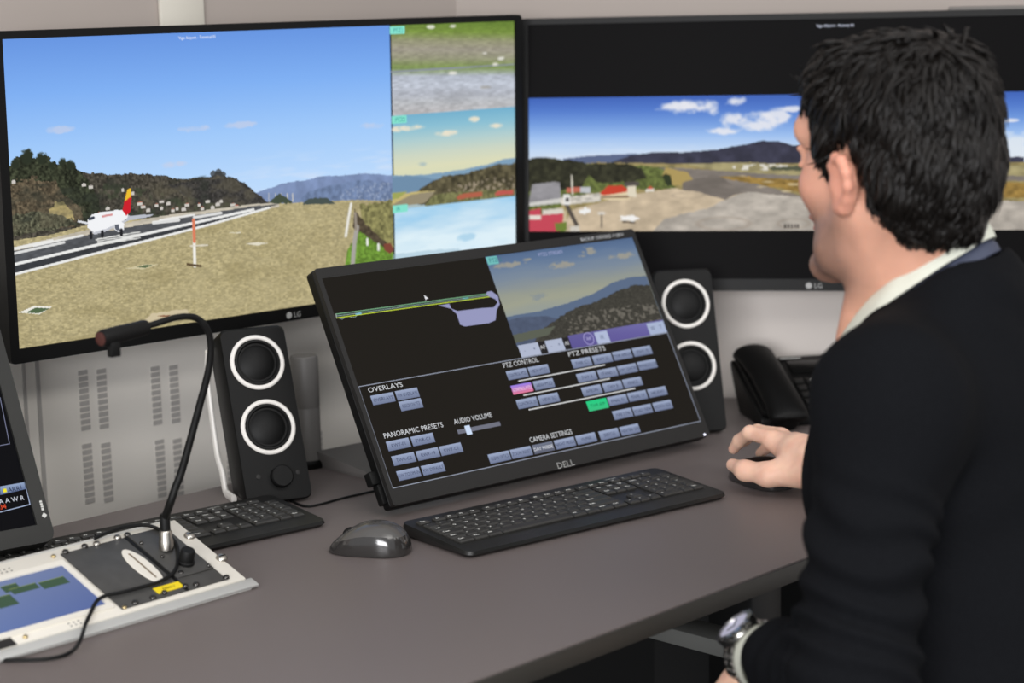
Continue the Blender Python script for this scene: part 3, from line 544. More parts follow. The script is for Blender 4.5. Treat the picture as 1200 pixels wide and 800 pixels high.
for u_,v_,s,h,sx in ((.0228,.5568,'OVERLAYS',.0064,1.28),(.0234,.7735,'PANORAMIC PRESETS',.0070,.99),(.2304,.7725,'AUDIO VOLUME',.0070,.87),(.4313,.9262,'CAMERA SETTINGS',.0072,.86),(.4304,.5540,'PTZ CONTROL',.0070,.92),(.643,.5555,'PTZ PRESETS',.0068,1.28)): Tx(u_,v_,s,h,(216,218,222),sx=sx)
for a_,b_ in (((.4629,.628),(.7485,.6265)),((.463,.700),(.7485,.6985)),((.463,.772),(.8189,.770))): L([a_,b_],.0016,(214,214,214))
a=duv(.2319,.7995); b=duv(.363,.8195); pn.poly([(a[0],a[1]),(a[0],b[1]),(b[0],b[1]),(b[0],a[1])],(112,114,128))
a=duv(.256,.788); b=duv(.272,.832); pn.poly([(a[0],a[1]),(a[0],b[1]),(b[0],b[1]),(b[0],a[1])],(206,222,246),-.0006)
# strip under the camera picture
a=duv(.4945,.469); b=duv(.9985,.5195)
def strip(u0,u1,v0,v1,col,y=-.0006): a=duv(u0,v0); b=duv(u1,v1); pn.poly([(a[0],a[1]),(a[0],b[1]),(b[0],b[1]),(b[0],a[1])],col,y)
strip(.664,.9985,.452,.5195,[(98,92,150),(92,84,146),(104,96,160),(116,112,170)],-.0005)
for u0,u1,c_ in ((.497,.562,(176,184,206)),(.562,.585,(40,38,40)),(.585,.642,(176,184,206)),(.642,.664,(40,38,40)),(.752,.796,(176,186,214)),(.937,.9985,(168,180,208))): strip(u0,u1,.4585,.5195,c_)
for u_,s in ((.513,'-'),(.545,'+'),(.573,'AF'),(.60,'-'),(.627,'+'),(.653,'AI'),(.774,'IR'),(.954,'W'),(.982,'T')): Tx(u_,.497,s,.006,(96,104,134) if s not in('AF','AI') else (214,214,218),'CENTER')
cxy=duv(.728,.484); ci=[(cxy[0]+.0088*math.cos(t),cxy[1]+.0088*math.sin(t)) for t in np.linspace(0,2*math.pi,25)]; pn.line(ci,.0011,(166,160,210),-.0007); Tx(.728,.490,'360',.0042,(190,186,226),'CENTER')
strip(.4955,.531,.004,.045,(112,186,184)); Tx(.502,.034,'PTZ 2',.0062,(60,120,130))
Tx(.705,.036,'PTZ2 STREAM',.0052,(160,166,206),'CENTER')
x,z=duv(.818,-.011); pn.text(x,z,'BACKUP 13/03/2025 11:38:51',.0052,(198,200,202),sx=.92,y=-.0024)
# airport diagram
RW=[(0.0049,0.1932),(0.0069,0.1771),(0.4679,0.1843),(0.4686,0.1998)]
pn.poly([duv(*q) for q in RW],(60,78,74))
AP=[(0.301,0.2077),(0.336,0.2057),(0.3383,0.2322),(0.3538,0.2469),(0.4286,0.2508),(0.4657,0.2558),(0.4825,0.236),(0.4797,0.2178),(0.4621,0.1981),(0.4566,0.1859),(0.4633,0.1744),(0.4767,0.1755),(0.4912,0.2032),(0.4872,0.2459),(0.4728,0.2685),(0.4576,0.3191),(0.4333,0.3279),(0.3594,0.3258),(0.3472,0.314),(0.3476,0.2608),(0.336,0.2307),(0.3106,0.2123)]
# concave outline as triangles fanned over a bmesh fill
bm=bmesh.new(); ev=[bm.verts.new((*duv(*q),0)) for q in AP]; 
es=[bm.edges.new((ev[i],ev[(i+1)%len(ev)])) for i in range(len(ev))]; bmesh.ops.triangle_fill(bm,edges=es,use_beauty=True)
bm.verts.index_update(); pn.add([(vv.co.x,-.0005,vv.co.y) for vv in bm.verts],[tuple(vv.index for vv in f.verts) for f in bm.faces],[(*rgb(150,152,190),1)]*len(bm.verts)); bm.free()
L([(0.3612,0.3112),(0.3732,0.3057),(0.4271,0.3068),(0.4334,0.3149)],.0022,(60,60,86)); L([(0.4492,0.293),(0.4607,0.2785),(0.4617,0.2614)],.0018,(60,60,86)); L([(0.3593,0.2957),(0.3578,0.2781)],.0016,(70,70,96))
L([(0.0047,0.1944),(0.467,0.2007)],.0012,(196,214,60)); L([(0.007,0.1767),(0.2254,0.18),(0.4679,0.1843)],.0012,(120,170,130))
L([(0.0071,0.1859),(0.4676,0.1921)],.0006,(176,196,190))
L([(0.0617,0.1908),(0.0743,0.1907)],.0026,(136,206,232)); L([(0.3847,0.1916),(0.3982,0.1919)],.0026,(90,200,206)); L([(0.007,0.1767),(0.0047,0.1952)],.0012,(200,210,206))
for a_ in ([(0.0124,0.1993),(0.0189,0.2039),(0.0273,0.1994)],[(0.0423,0.2),(0.0515,0.204),(0.0599,0.1995)]): L(a_,.0006,(150,170,160))
cq=duv(*[(0.2713,0.1466)][0]); pn.poly([(cq[0],cq[1]),(cq[0],cq[1]-.0078),(cq[0]+.0022,cq[1]-.0058),(cq[0]+.0055,cq[1]-.0056)],(232,232,236))
pn.build('display',screen_mat('touch_screen_glow'),dell,DM)
tv,tf=text_vf('DELL',.0125,'CENTER'); x,z=duv(.512,1.075); mk('logo',[(a*1.12+x,-.0021,b+z) for a,b in tv],tf,M_logo,dell,False,M=DM)
x,z=duv(.993,1.068); lathe('power_led',[(0,0),(.0016,0),(.0016,.001),(0,.0012)],mat('led',rgb(235,240,255),.4,emit=(1.,1.,1.2)),dell,10,M=DM@T(x,-.0015,z)@RX(math.pi/2))
bm=bmesh.new(); bbox_bm(bm,-hw-.019,.010,-hh+.012,-hw-.004,.024,-hh+.03,.002); bbox_bm(bm,-hw-.013,.010,-hh-.015,-hw-.004,.022,-hh+.012,.002); mkbm('port_cover',bm,M_blk,dell,M=DM)
# stand: a sloped plate and a folding arm
def dl(p): q=Matrix.Rotation(.1067,4,'Z')@Vector((p[0]-1.9208,p[1]-1.8368,0)); return (q.x,q.y)
pl=[dl(q) for q in ((1.752,2.074),(1.742,1.935),(2.07,1.90),(2.08,2.04))]
zt=[.024,.010,.010,.024]
bm=bmesh.new(); t_=[bm.verts.new((x,y,z)) for (x,y),z in zip(pl,zt)]; b_=[bm.verts.new((x*.97-.0,y*.985,0.0)) for x,y in pl]
bm.faces.new(t_); bm.faces.new(b_[::-1]); [bm.faces.new((b_[i],b_[(i+1)%4],t_[(i+1)%4],t_[i])) for i in range(4)]
mkbm('stand_base',bm,mat('stand_plastic',rgb(96,93,91),.5,bump=.04,bscale=2500),dell,False)
bm=bmesh.new(); bbox_bm(bm,-.09,.05,-.05,.09,.066,.05,.004); mkbm('stand_hinge',bm,M_blk,dell,M=DM)
V,F=tube_vf(smoothpath([(.02,.07,.125),(.02,.13,.075),(.02,.145,.02)],6),.022,12,.5,(1,0,0)); mk('stand_arm',V,F,M_blk,dell)

# ------------------------------------------------------------------ monitor cut by the left edge
em=thing('traffic_monitor','dark grey tilted monitor at the left edge with small flight list','monitor',(1.239,1.943,.75),(0,0,-.1802))
EM=T(0,0,.03)@RX(-.5124)
out=[(x-.27,z+.165) for x,z in rrect(.54,.33,.012,5)]; inn=[(x-.2735,z+.169) for x,z in rrect(.512,.294,.0006,5)]
M_mon=mat('monitor_shell',rgb(40,40,38),.5,spec=.3,bump=.05,bscale=2500)
frame_ring('bezel',out,inn,-.004,.012,M_mon,em,M=EM)
prism('housing',out,.003,.035,M_mon,em,bev=.006,M=EM,axis='y')
box('rear_cover',-.40,.03,.08,-.14,.07,.25,M_mon,em,bev=.012,M=EM)
pn=Panel(); pn.poly([(-.5295,.022),(-.0175,.022),(-.0175,.316),(-.5295,.316)],(12,12,16),0.)
S4=(170,184,214)
pn.line([(-0.0351,0.1247),(-0.0235,0.125),(-0.0203,0.1828)],.0009,(120,124,150))
qs=[(-0.0476,0.0757),(-0.0183,0.076),(-0.0184,0.0675),(-0.0501,0.0656)]; pn.poly(qs,[(150,168,200),(150,168,200),(96,112,150),(96,112,150)]); pn.line([(-0.0553,0.0455),(-0.0182,0.0484),(-0.0171,0.0769)],.001,S4)
qs=[(-0.0454,0.0722),(-0.0412,0.0723),(-0.0413,0.0678),(-0.0455,0.0677)]; pn.poly(qs,(240,226,40),-.0006)
x,z=[(-0.04,0.067)][0]; pn.text(x,z,'ARR',.0056,(20,24,40)); x,z=[(-0.0256,0.0682)][0]; pn.text(x,z,'1',.0056,(20,24,40))
x,z=[(-0.0528,0.0551)][0]; pn.text(x-.012,z,'MRA A W R',.0056,(214,218,230)); x,z=[(-0.0545,0.0485)][0]; pn.text(x-.008,z,'1234',.0056,(236,84,50))
pn.build('display',screen_mat('traffic_screen_glow'),em,EM)
x,z=[(-0.0063,0.0315)][0]; zz=[(-0.0056,0.0441)][0][1]
V=[];F=[]
for d in ((.0034,0),(0,.0034),(-.0034,0),(0,-.0034)): V.append((x+d[0],-.0046,z+d[1]))
F.append((0,1,2,3))
for i_,(l0,l1) in enumerate(((.0062,.0092),(.0098,.0120),(.0126,.0152),(.0158,.0182))):
    F.append(tuple(range(len(V),len(V)+4))); V+=[(x-.0016,-.0046,z+l0),(x+.0014,-.0046,z+l0),(x+.0014,-.0046,z+l1),(x-.0016,-.0046,z+l1)]
mk('logo',V,F,mat('white_print',rgb(190,190,186),.5),em,False,M=EM)
box('power_button',-.009,-.0052,.255,-.0035,-.003,.263,M_blk,em,bev=.0006,M=EM)
V,F=tube_vf(smoothpath([(-.27,.10,.12),(-.27,.16,.06),(-.27,.17,.012)],6),.025,12,.5,(1,0,0)); mk('stand_arm',V,F,M_mon,em)
prism('stand_base',[(x-.27,y+.17) for x,y in rrect(.24,.16,.02,5)],0,.012,M_mon,em,bev=.003)

# ------------------------------------------------------------------ loudspeakers
def speaker(name,label,loc,yaw,tilt,ht,r1,r2,knob):
    o=thing(name,label,'speaker',loc,(0,0,yaw),'desk loudspeakers')
    M=T(0,0,.004)@RX(-tilt)
    w_,d=.09,(.056 if knob else .046)
    face=[(x,z+ht/2) for x,z in rrect(w_,ht,.010,6)]
    cb=prism('cabinet',face,0,d,M_blk,o,bev=.003,axis='y')
    for v in cb.data.vertices: v.co.z+=v.co.y*math.tan(tilt)*max(0,1-v.co.z/ht)      # the underside sits flat on the desk
    cb.data.transform(M)
    for rz in (r1,r2):
        R_=M@T(0,0,ht*(1-rz))@RX(math.pi/2)
        lathe('trim_ring',[(.0312,-.001),(.0312,.0022),(.0325,.0034),(.0352,.0034),(.0368,.002),(.0368,-.001)],M_white,o,48,M=R_)
        lathe('driver_cone',[(.0312,.0002),(.0300,.0030),(.0275,.0032),(.0262,.0006),(.0250,-.0012),(.0232,.0002),(.016,.0034),(.009,.0052),(0,.0058)],M_rub,o,48,M=R_)
    if knob:
        R_=M@T(.006,0,ht*.14)@RX(math.pi/2)
        lathe('volume_knob',[(.0145,0),(.0145,.008),(.0132,.0095),(0,.0095)],M_blk,o,32,M=R_)
        for sx in (-.024,.030): lathe('jack_socket',[(0,.0012),(.0018,.0012),(.0032,.001),(.0032,0)],M_dell,o,14,M=M@T(sx,0,ht*.155)@RX(math.pi/2))
    else:
        pts=[(.0,.0),(.0028,.004),(.0030,.008),(.0012,.0105),(-.0006,.007)]
        mk('logo',[(a-.008,-.0004,b+ht*.115) for a,b in pts],[tuple(range(5))],M_logo,o,False,M=M)
    # bent strip that props the cabinet up from behind
    st,ct=math.sin(tilt),math.cos(tilt)
    P=smoothpath([(d*.9+.002-.0+ht*.86*st,ht*.86*ct+.0), (d+.026+ht*.62*st,ht*.66*ct),(d+.040+ht*.2*st,ht*.26*ct),(d+.036,.030),(d+.026,.008),(d+.008,.0035),(d-.012,.0035)],6)
    V=[];F=[]
    for x_ in (-.049,.049):
        v_,f_=tube_vf([(x_,y,max(z,.0045)) for y,z in P],.0062,10,.62,(1,0,0)); F+=[tuple(q+len(V) for q in f) for f in f_]; V+=v_
    y_,z_=P[0]
    v_,f_=tube_vf([(-.049,y_,z_),(.049,y_,z_)],.0055,10); F+=[tuple(q+len(V) for q in f) for f in f_]; V+=v_
    mkbm('stand',fix(V,F),M_white,o)
    return o
def foot(cx,cy,yaw,tilt,ht):
    n=np.array([-math.sin(yaw),math.cos(yaw)]); return (cx-n[0]*math.sin(tilt)*ht/2,cy-n[1]*math.sin(tilt)*ht/2,.75)
speaker('loudspeaker','black loudspeaker with volume knob between the gooseneck microphone and touch monitor',foot(1.6034,1.9974,-.3687,.4057,.236),-.3687,.4057,.236,.205,.575,True)
speaker('loudspeaker','black loudspeaker partly hidden behind the right edge of touch monitor',foot(2.2625,1.8173,-.5991,.3282,.2462),-.5991,.3282,.2462,.215,.595,False)

# grey column behind the left speaker
q=(1.7513,2.0929,0.7500)
o=thing('desk_column','slim grey cylinder on black disc base behind the left loudspeaker','column',q)
lathe('base_disc',[(0,0),(.024,0),(.025,.003),(.025,.008),(.022,.011),(0,.011)],M_blk,o,32)
lathe('tube',[(.0195,.011),(.0195,.083),(.0188,.0845),(.0188,.0855),(.0195,.087),(.0195,.155),(.0175,.158),(0,.159)],M_grey,o,32)

# ------------------------------------------------------------------ keyboards
ROWS=[('ESC',[('Esc',1),('',.35),('F1',1),('F2',1),('F3',1),('F4',1),('',.35),('F5',1),('F6',1),('F7',1),('F8',1),('',.35),('F9',1),('F10',1),('F11',1),('F12',1),('',.2),('Prt',1),('Scr',1),('Pse',1),('',.2),('>',1),('<',1),('-',1),('+',1)]),
 ('1',[(k,1) for k in '`1234567890-=']+[('<-',2.05),('',.2),('Ins',1),('Hm',1),('Up',1),('',.2),('Num',1),('/',1),('*',1),('-',1)]),
 ('2',[('Tab',1.5)]+[(k,1) for k in 'QWERTYUIOP[]']+[('#',1.55),('',.2),('Del',1),('End',1),('Dn',1),('',.2),('7',1),('8',1),('9',1),('+',1)]),
 ('3',[('Caps',1.8)]+[(k,1) for k in "ASDFGHJKL;'"]+[('Enter',2.25),('',3.4),('4',1),('5',1),('6',1),('=',1)]),
 ('4',[('Shift',1.3)]+[(k,1) for k in '<ZXCVBNM,./']+[('Shift',2.75),('',1.2),('^',1),('',1.2),('1',1),('2',1),('3',1),('.',1)]),
 ('5',[('Ctrl',1.3),('Win',1.2),('Alt',1.2),(' ',6.3),('Alt',1.25),('Fn',1.25),('Men',1.25),('Ctrl',1.3),('',.2),('<',1),('v',1),('>',1),('',.2),('0',2),(',',1),('Ent',1)])]
key_cache={}
def key_mesh(wd_,dp,leg):
    k=(round(wd_,5),round(dp,5),leg)
    if k in key_cache: return key_cache[k]
    bm=bmesh.new(); x=wd_/2-.0009; y=dp/2-.0009; t=.0016
    lo=[bm.verts.new((a*x,b*y,0)) for a,b in ((-1,-1),(1,-1),(1,1),(-1,1))]; md=[bm.verts.new((a*x,b*y,.0022)) for a,b in ((-1,-1),(1,-1),(1,1),(-1,1))]
    tp=[bm.verts.new((a*(x-t),b*(y-t)+.0004,.0040)) for a,b in ((-1,-1),(1,-1),(1,1),(-1,1))]
    for r0,r1 in ((lo,md),(md,tp)):
        for i in range(4): bm.faces.new((r0[i],r0[(i+1)%4],r1[(i+1)%4],r1[i]))
    bm.faces.new(tp)
    nf=len(bm.faces)
    if leg.strip():
        V,F=text_vf(leg,.0048,'LEFT',.03); ws=[bm.verts.new((a-x+t+.0012,b+y-t-.0054,.00415)) for a,b in V]
        for f in F:
            try: bm.faces.new([ws[i] for i in f]).material_index=1
            except ValueError: pass
    me=bpy.data.meshes.new('key'); bm.to_mesh(me); bm.free(); me.materials.append(M_key); me.materials.append(M_leg); key_cache[k]=me; return me
def keyboard(label,loc,yaw,L_,D_,nose):
    o=thing('keyboard',label,'keyboard',loc,(0,0,yaw),'computer keyboards')
    h=lambda y: .0085+.009*(y+D_/2)/D_
    outl=rrect(L_,D_,.010,5)
    bm=bmesh.new(); lo=[bm.verts.new((x*.985,y*.97+.001,.0015)) for x,y in outl]; mi=[bm.verts.new((x,y,h(y)-.004)) for x,y in outl]; hi=[bm.verts.new((x*.994,y*.985,h(y))) for x,y in outl]
    n=len(outl)
    for a_,b_ in ((lo,mi),(mi,hi)):
        for i in range(n): bm.faces.new((a_[i],a_[(i+1)%n],b_[(i+1)%n],b_[i]))
    bm.faces.new(lo[::-1]); bm.faces.new(hi); mkbm('body',bm,M_kb,o)
    sl=math.atan2(.009,D_)
    un=(L_-.022)/22.55; dp=(D_-.045)/6.1
    y=D_/2-.016
    for ri,(nm,keys) in enumerate(ROWS):
        dd=dp*.72 if ri==0 else dp
        x=-L_/2+.011; yc=y-dd/2
        for lg_,kw in keys:
            if lg_!='':
                ko=bpy.data.objects.new('key',key_mesh(un*kw,dd,lg_)); COL.objects.link(ko); ko.parent=o; ko.location=(x+un*kw/2,yc,h(yc)-.0006); ko.rotation_euler=(sl,0,0)
            x+=un*kw
        y-=dd+(.004 if ri==0 else 0)
    # feet and maker's lettering
    for sx in (-1,1):
        for sy in (-1,1): lathe('rubber_foot',[(0,0),(.005,0),(.005,.003),(0,.003)],M_rub,o,12,M=T(sx*L_*.42,sy*D_*.38,0))
    V,F=text_vf('logitech',.0058); yl=D_/2-.010; mk('logo',[(a+L_*.27,b+yl,h(b+yl)+.0003) for a,b in V],F,mat('white_print',rgb(190,190,186),.5),o,False)
    return o
kc=.4161
keyboard('black keyboard in front of the touch monitor',(1.7794,1.625,.75),-.1473,.4161,.14,0)
y2=-.13; fr=np.array([1.556,1.826]); ax_=np.array([math.cos(y2),math.sin(y2)]); ny=np.array([-ax_[1],ax_[0]]); cc=fr-ax_*.43/2+ny*.132/2
keyboard('black keyboard between the control panel and the left loudspeaker',(cc[0],cc[1],.75),y2,.43,.132,0)

# ------------------------------------------------------------------ computer mice
def mouse(label,loc,yaw,L_=.10,W_=.060,H_=.037,hump=.1,glossy=True):
    """front along +y"""
    o=thing('computer_mouse',label,'mouse',loc,(0,0,yaw),'computer mice')
    n=40; ks=14
    prof=[(1.0,.0),(1.02,.10),(1.0,.30),(.985,.42),(.955,.55),(.90,.68),(.82,.79),(.70,.885),(.54,.95),(.36,.985),(.18,.998),(0,1.0)]
    def pt(a,r,hz):
        c_,s_=math.cos(a),math.sin(a); x=W_/2*math.copysign(abs(c_)**.75,c_); y=L_/2*math.copysign(abs(s_)**.82,s_)
        x*=1-.10*max(0,y/(L_/2)) -.06*math.exp(-((y/(L_*.2))**2))
        yy=y*r; prof_h=H_*(.66+.34*math.cos((yy/(L_/2)+.25)*1.25))*1.0
        if yy>0: prof_h*=1-.42*(yy/(L_/2))**1.7
        return (x*r,yy,max(.0008,hz*prof_h))
    def shell(k0,k1,nm,m):
        V=[];F=[]
        for r,z in prof[k0:k1]:
            for i in range(n): V.append(pt(2*math.pi*i/n,r,z))
        K=k1-k0
        for k in range(K-1):
            for i in range(n): F.append((k*n+i,k*n+(i+1)%n,(k+1)*n+(i+1)%n,(k+1)*n+i))
        if k0==0: F.append(tuple(range(n))[::-1])
        bm=fix(V,F); bmesh.ops.remove_doubles(bm,verts=bm.verts[:],dist=1e-6); return mkbm(nm,bm,m,o)
    shell(0,6,'base',mat('mouse_gloss',rgb(46,44,43),.14,coat=.4)); shell(5,12,'top_shell',mat('mouse_matt',rgb(76,74,72),.26,coat=.3) if glossy else M_blk)
    lathe('scroll_wheel',[(0,-.0035),(.0085,-.0035),(.010,-.002),(.010,.002),(.0085,.0035),(0,.0035)],M_rub,o,24,M=T(0,L_*.24,H_*.50)@RY(math.pi/2))
    return o
q=(1.5149,1.7025,0.7500)
mouse('grey two-tone mouse lying alone on the desk beside the keyboard',(q[0],q[1],.75),math.atan2(.50,.86),.098,.060,.037)
mouse('black mouse under the right hand of the man',(2.070,1.545,.75),-.30,.108,.062,.036,glossy=False)

# ------------------------------------------------------------------ control panel let into the desk
SL=.3467
cp=thing('control_panel','cream metal console with small blue touch screen and jack plate, front left','console',(1.3294,1.6887,.755),(0,0,.0048))
CM=T(0,0,.001)@RX(SL)
bm=bmesh.new(); pr=[(0.004,-.005),(0.004,-.002),(.1490,.0500),(.152,.0500),(.152,-.005)]
lo=[bm.verts.new((-.60,y,z)) for y,z in pr]; hi=[bm.verts.new((-.002,y,z)) for y,z in pr]
bm.faces.new(lo); bm.faces.new(hi[::-1]); [bm.faces.new((lo[i],lo[(i+1)%5],hi[(i+1)%5],hi[i])) for i in range(5)]
mkbm('chassis',bm,mat('chassis_grey',rgb(200,198,192),.45),cp,False)
box('flange',-.605,-.0005,-.0042,.006,.0140,-.0008,mat('flange_grey',rgb(178,178,175),.4),cp,bev=.0008,M=CM)
box('face_plate',-.60,.0128,-.002,-.003,.1475,.0012,M_cream,cp,bev=.0008,M=CM)
def P3(q,z): return (q[0],q[1],z)
box('jack_plate',-.1655,.0185,.0012,-.025,.1370,.0026,M_slate,cp,bev=.0006,M=CM)
box('switch_plate',-.0765,.0420,.0026,-.026,.1365,.0042,M_slate,cp,bev=.0006,M=CM)
box('seam_bar',-.0815,.0185,.0026,-.0775,.1365,.0032,M_blk,cp,M=CM)
ov=[(.0115*math.cos(t)-.0975,.036*math.sin(t)+.0785) for t in np.linspace(0,2*math.pi,41)[:-1]]
prism('slot_plate',ov,.0024,.0040,M_cream,cp,bev=.0006,M=CM)
box('card_slot',-.0985,.0525,.0036,-.0963,.1045,.0043,mat('slot_tan',rgb(120,104,84),.7),cp,M=CM)
# touch screen
frame_ring('screen_bezel',[(x-.245,y+.075) for x,y in rrect(.150,.1,.003,4)],[(x-.245,y+.075) for x,y in rrect(.138,.084,.001,4)],.0008,.0034,M_cream,cp,M=CM,axis='z')
class PZ(Panel): pass
pn=Panel(); pn.poly([(-.314,.033),(-.176,.033),(-.176,.117),(-.314,.117)],[(112,132,186),(98,116,172),(120,134,176),(134,150,190)],0.)
for P_ in ([(-0.259,0.1072),(-0.2443,0.1076),(-0.2397,0.0984),(-0.2569,0.0956)],[(-0.2462,0.0996),(-0.221,0.098),(-0.2243,0.0896),(-0.253,0.0903)],[(-0.2156,0.0982),(-0.1874,0.0955),(-0.1867,0.0852),(-0.2186,0.087)],[(-0.2684,0.0921),(-0.2571,0.0904),(-0.2568,0.0745),(-0.2801,0.0731)]):
    xs=[q[0] for q in P_]; ys=[q[1] for q in P_]; pn.poly([(min(xs),min(ys)),(max(xs),min(ys)),(max(xs),max(ys)),(min(xs),max(ys))],(74,98,78)); pn.line([(min(xs),max(ys)),(max(xs),max(ys))],.0008,(150,166,90),-.0006)
pn.build('touch_screen',screen_mat('console_screen_glow',.85),cp,CM@T(0,0,.0016)@RX(-math.pi/2))
# (display panels face -y before they are laid flat)
box('cable_recess',-.330,.012,.0010,-.298,.030,.0016,M_blkg,cp,M=CM)
def screw(p,r,z,m,name='screw',h=.0022):
    r*=1.35; h*=1.25; R_=CM@T(p[0],p[1],z); bm=bmesh.new()
    V=[];F=[];n=16;pf=[(r,0),(r,h*.35),(r*.8,h*.8),(r*.45,h),(.0,h)]
    for i in range(n):
        a_=2*math.pi*i/n
        for rr,zz in pf: V.append((rr*math.cos(a_),rr*math.sin(a_),zz))
    for i in range(n):
        j=(i+1)%n
        for k in range(4): F.append((i*5+k,j*5+k,j*5+k+1,i*5+k+1))
    bm=fix(V,F); bmesh.ops.remove_doubles(bm,verts=bm.verts[:],dist=1e-6)
    o=mkbm(name,bm,m,cp,M=R_)
    bm=bmesh.new(); bbox_bm(bm,-r*.6,-r*.12,h*.9,r*.6,r*.12,h*1.06); mkbm('screw_slot',bm,M_rub,o,M=R_)
M_dsc=mat('dark_screw',rgb(84,82,80),.2,.9)
for p in [(-0.1583,0.1373),(-0.1325,0.1385),(-0.0746,0.1396),(-0.0246,0.0214),(-0.0645,0.0235),(-0.1234,0.022),(-0.1468,0.022),(-0.0663,0.0495)]: screw(p,.0028,.0026,M_dsc)
for p in [(-0.1173,0.1376),(-0.088,0.1395)]: screw(p,.0030,.0026,M_metal)
for p in [(-0.0089,0.1103),(-0.0035,0.0569)]: screw(p,.0050,.0012,M_metal,h=.0034)
for p in [(-0.1745,0.136),(-0.1614,0.0207),(-0.2842,0.0191)]: screw(p,.0020,.0012,mat('brass',rgb(196,176,130),.3,.8))
for p in [(-0.0724,0.1162),(-0.0674,0.0832),(-0.0301,0.0466)]: screw(p,.0017,.0042,M_dsc)
a=[(-0.0962,0.0314)][0]; box('yellow_label',a[0]-.017,a[1]-.0055,.0026,a[0]+.017,a[1]+.0055,.0034,M_yel,cp,M=CM)
for p in [(-0.107,0.0244),(-0.0784,0.0251)]: screw(p,.0024,.0034,M_dsc)
V,F=text_vf('RADIO 2',.0042,'CENTER'); mk('label_print',[(x+a[0],y+a[1]-.0016,.0036) for x,y in V],F,M_blk,cp,False,M=CM)
a=[(-0.0499,0.063)][0]; lathe('knob',[(.0098,0),(.0098,.003),(.0086,.004),(.0084,.0155),(.0072,.0172),(0,.0172)],M_rub,cp,28,M=CM@T(a[0],a[1],.0042))
for g in ([(-0.236,0.1309)][0],[(-0.2247,0.0214)][0]):
    bm=bmesh.new()
    for i in range(3):
        for j in range(3):
            if (i,j)!=(1,1) or 1: bmesh.ops.create_circle(bm,cap_ends=True,segments=8,radius=.0011,matrix=T(g[0]+(i-1)*.006,g[1]+(j-1)*.005,.0014))
    mkbm('sound_holes',bm,M_rub,cp,M=CM)

# ------------------------------------------------------------------ gooseneck microphone on the console
mb=[(-0.053,0.0951)][0]
Mw=Matrix.Translation((1.3294,1.6887,.755))@RZ(.0048)@CM
base=Mw@Vector((mb[0],mb[1],.0042)); 
mic=thing('gooseneck_microphone','black gooseneck microphone rising from the console, red tip toward the left','microphone',tuple(base))
lathe('connector',[(.0082,0),(.0082,.011),(.0072,.013),(.0072,.020),(.0060,.022),(0,.022)],M_metal,mic,28)
lathe('sleeve',[(.0058,.020),(.0058,.038),(.0048,.041),(0,.041)],M_rub,mic,24)
bd=(base-Vector((0,0,1.3979))).length
GP=[tuple(base+Vector((0,0,.036))),(1.2727,1.7593,0.8502),(1.2790,1.7569,0.8669),(1.2872,1.7536,0.8872),(1.3029,1.7396,0.9540),(1.3097,1.7284,0.9955),(1.3098,1.7216,1.0267),(1.3025,1.7196,1.0468),(1.2896,1.7214,1.0587),(1.2643,1.7193,1.0623),(1.2365,1.7182,1.0596),(1.2194,1.7207,1.0571)]
GL=[tuple(np.array(p)-np.array(base)) for p in GP]
tube('gooseneck',smoothpath(GL,8),np.linspace(.0046,.0034,8*11+1),M_rub,mic,12)
h0,h1=np.array((1.2233,1.7168,1.0579))-np.array(base),np.array((1.1595,1.7090,1.0549))-np.array(base)
def along(t): return h0+(h1-h0)*t
tube('capsule',[along(t) for t in (-.02,.02,.06,.5,.55,.95,1.0)],[.004,.0078,.0085,.0088,.0092,.0092,.0084],M_rub,mic,24)
tube('tip_ring',[along(t) for t in (.985,1.012,1.02)],[.0072,.0072,.004],mat('red_ring',rgb(66,27,20),.55),mic,24)
q=np.array((1.1731,1.7063,1.0416))-np.array(base)
box('clip',q[0]-.0060,q[1]-.004,q[2]-.007,q[0]+.0060,q[1]+.004,q[2]+.009,M_rub,mic,bev=.001)

# ------------------------------------------------------------------ cables
def pw(q,z): return tuple(Mw@Vector((q[0],q[1],z)))
ca=[pw(q,.0065) for q in [(-0.049,0.1444),(-0.038,0.1298),(-0.0367,0.1036),(-0.0488,0.0797),(-0.0728,0.0524),(-0.1017,0.0412),(-0.1317,0.0403),(-0.1525,0.0407),(-0.172,0.0425),(-0.1867,0.0369),(-0.205,0.0209),(-0.22,0.0072)]]
cb=[tuple(np.array((1.0793,1.6580,0.7620))),tuple(np.array((1.0690,1.6588,0.7528))),tuple(np.array((1.0484,1.6550,0.7528))),tuple(np.array((1.0272,1.6681,0.7528))),tuple(np.array((0.9958,1.7053,0.7528)))]
cs_=[pw([(-0.1765,0.1624)][0],.008)]+[pw(q,.007) for q in [(-0.1572,0.1331),(-0.1174,0.1425),(-0.0785,0.1491)]]
tag(tube('audio_cable',smoothpath(cs_[2:]+ca+cb,6),.0021,M_rub,None,8),'thin black cable looping over the console and down onto the desk','cable')
tag(tube('power_cable',smoothpath([(1.6063,1.9586,0.7520),(1.6018,1.9158,0.7520),(1.6605,1.9127,0.7520),(1.7218,1.9086,0.7520),(1.7741,1.9179,0.7520)],6),.0016,M_rub,None,8),'thin black cable on the desk from loudspeaker to touch monitor','cable')

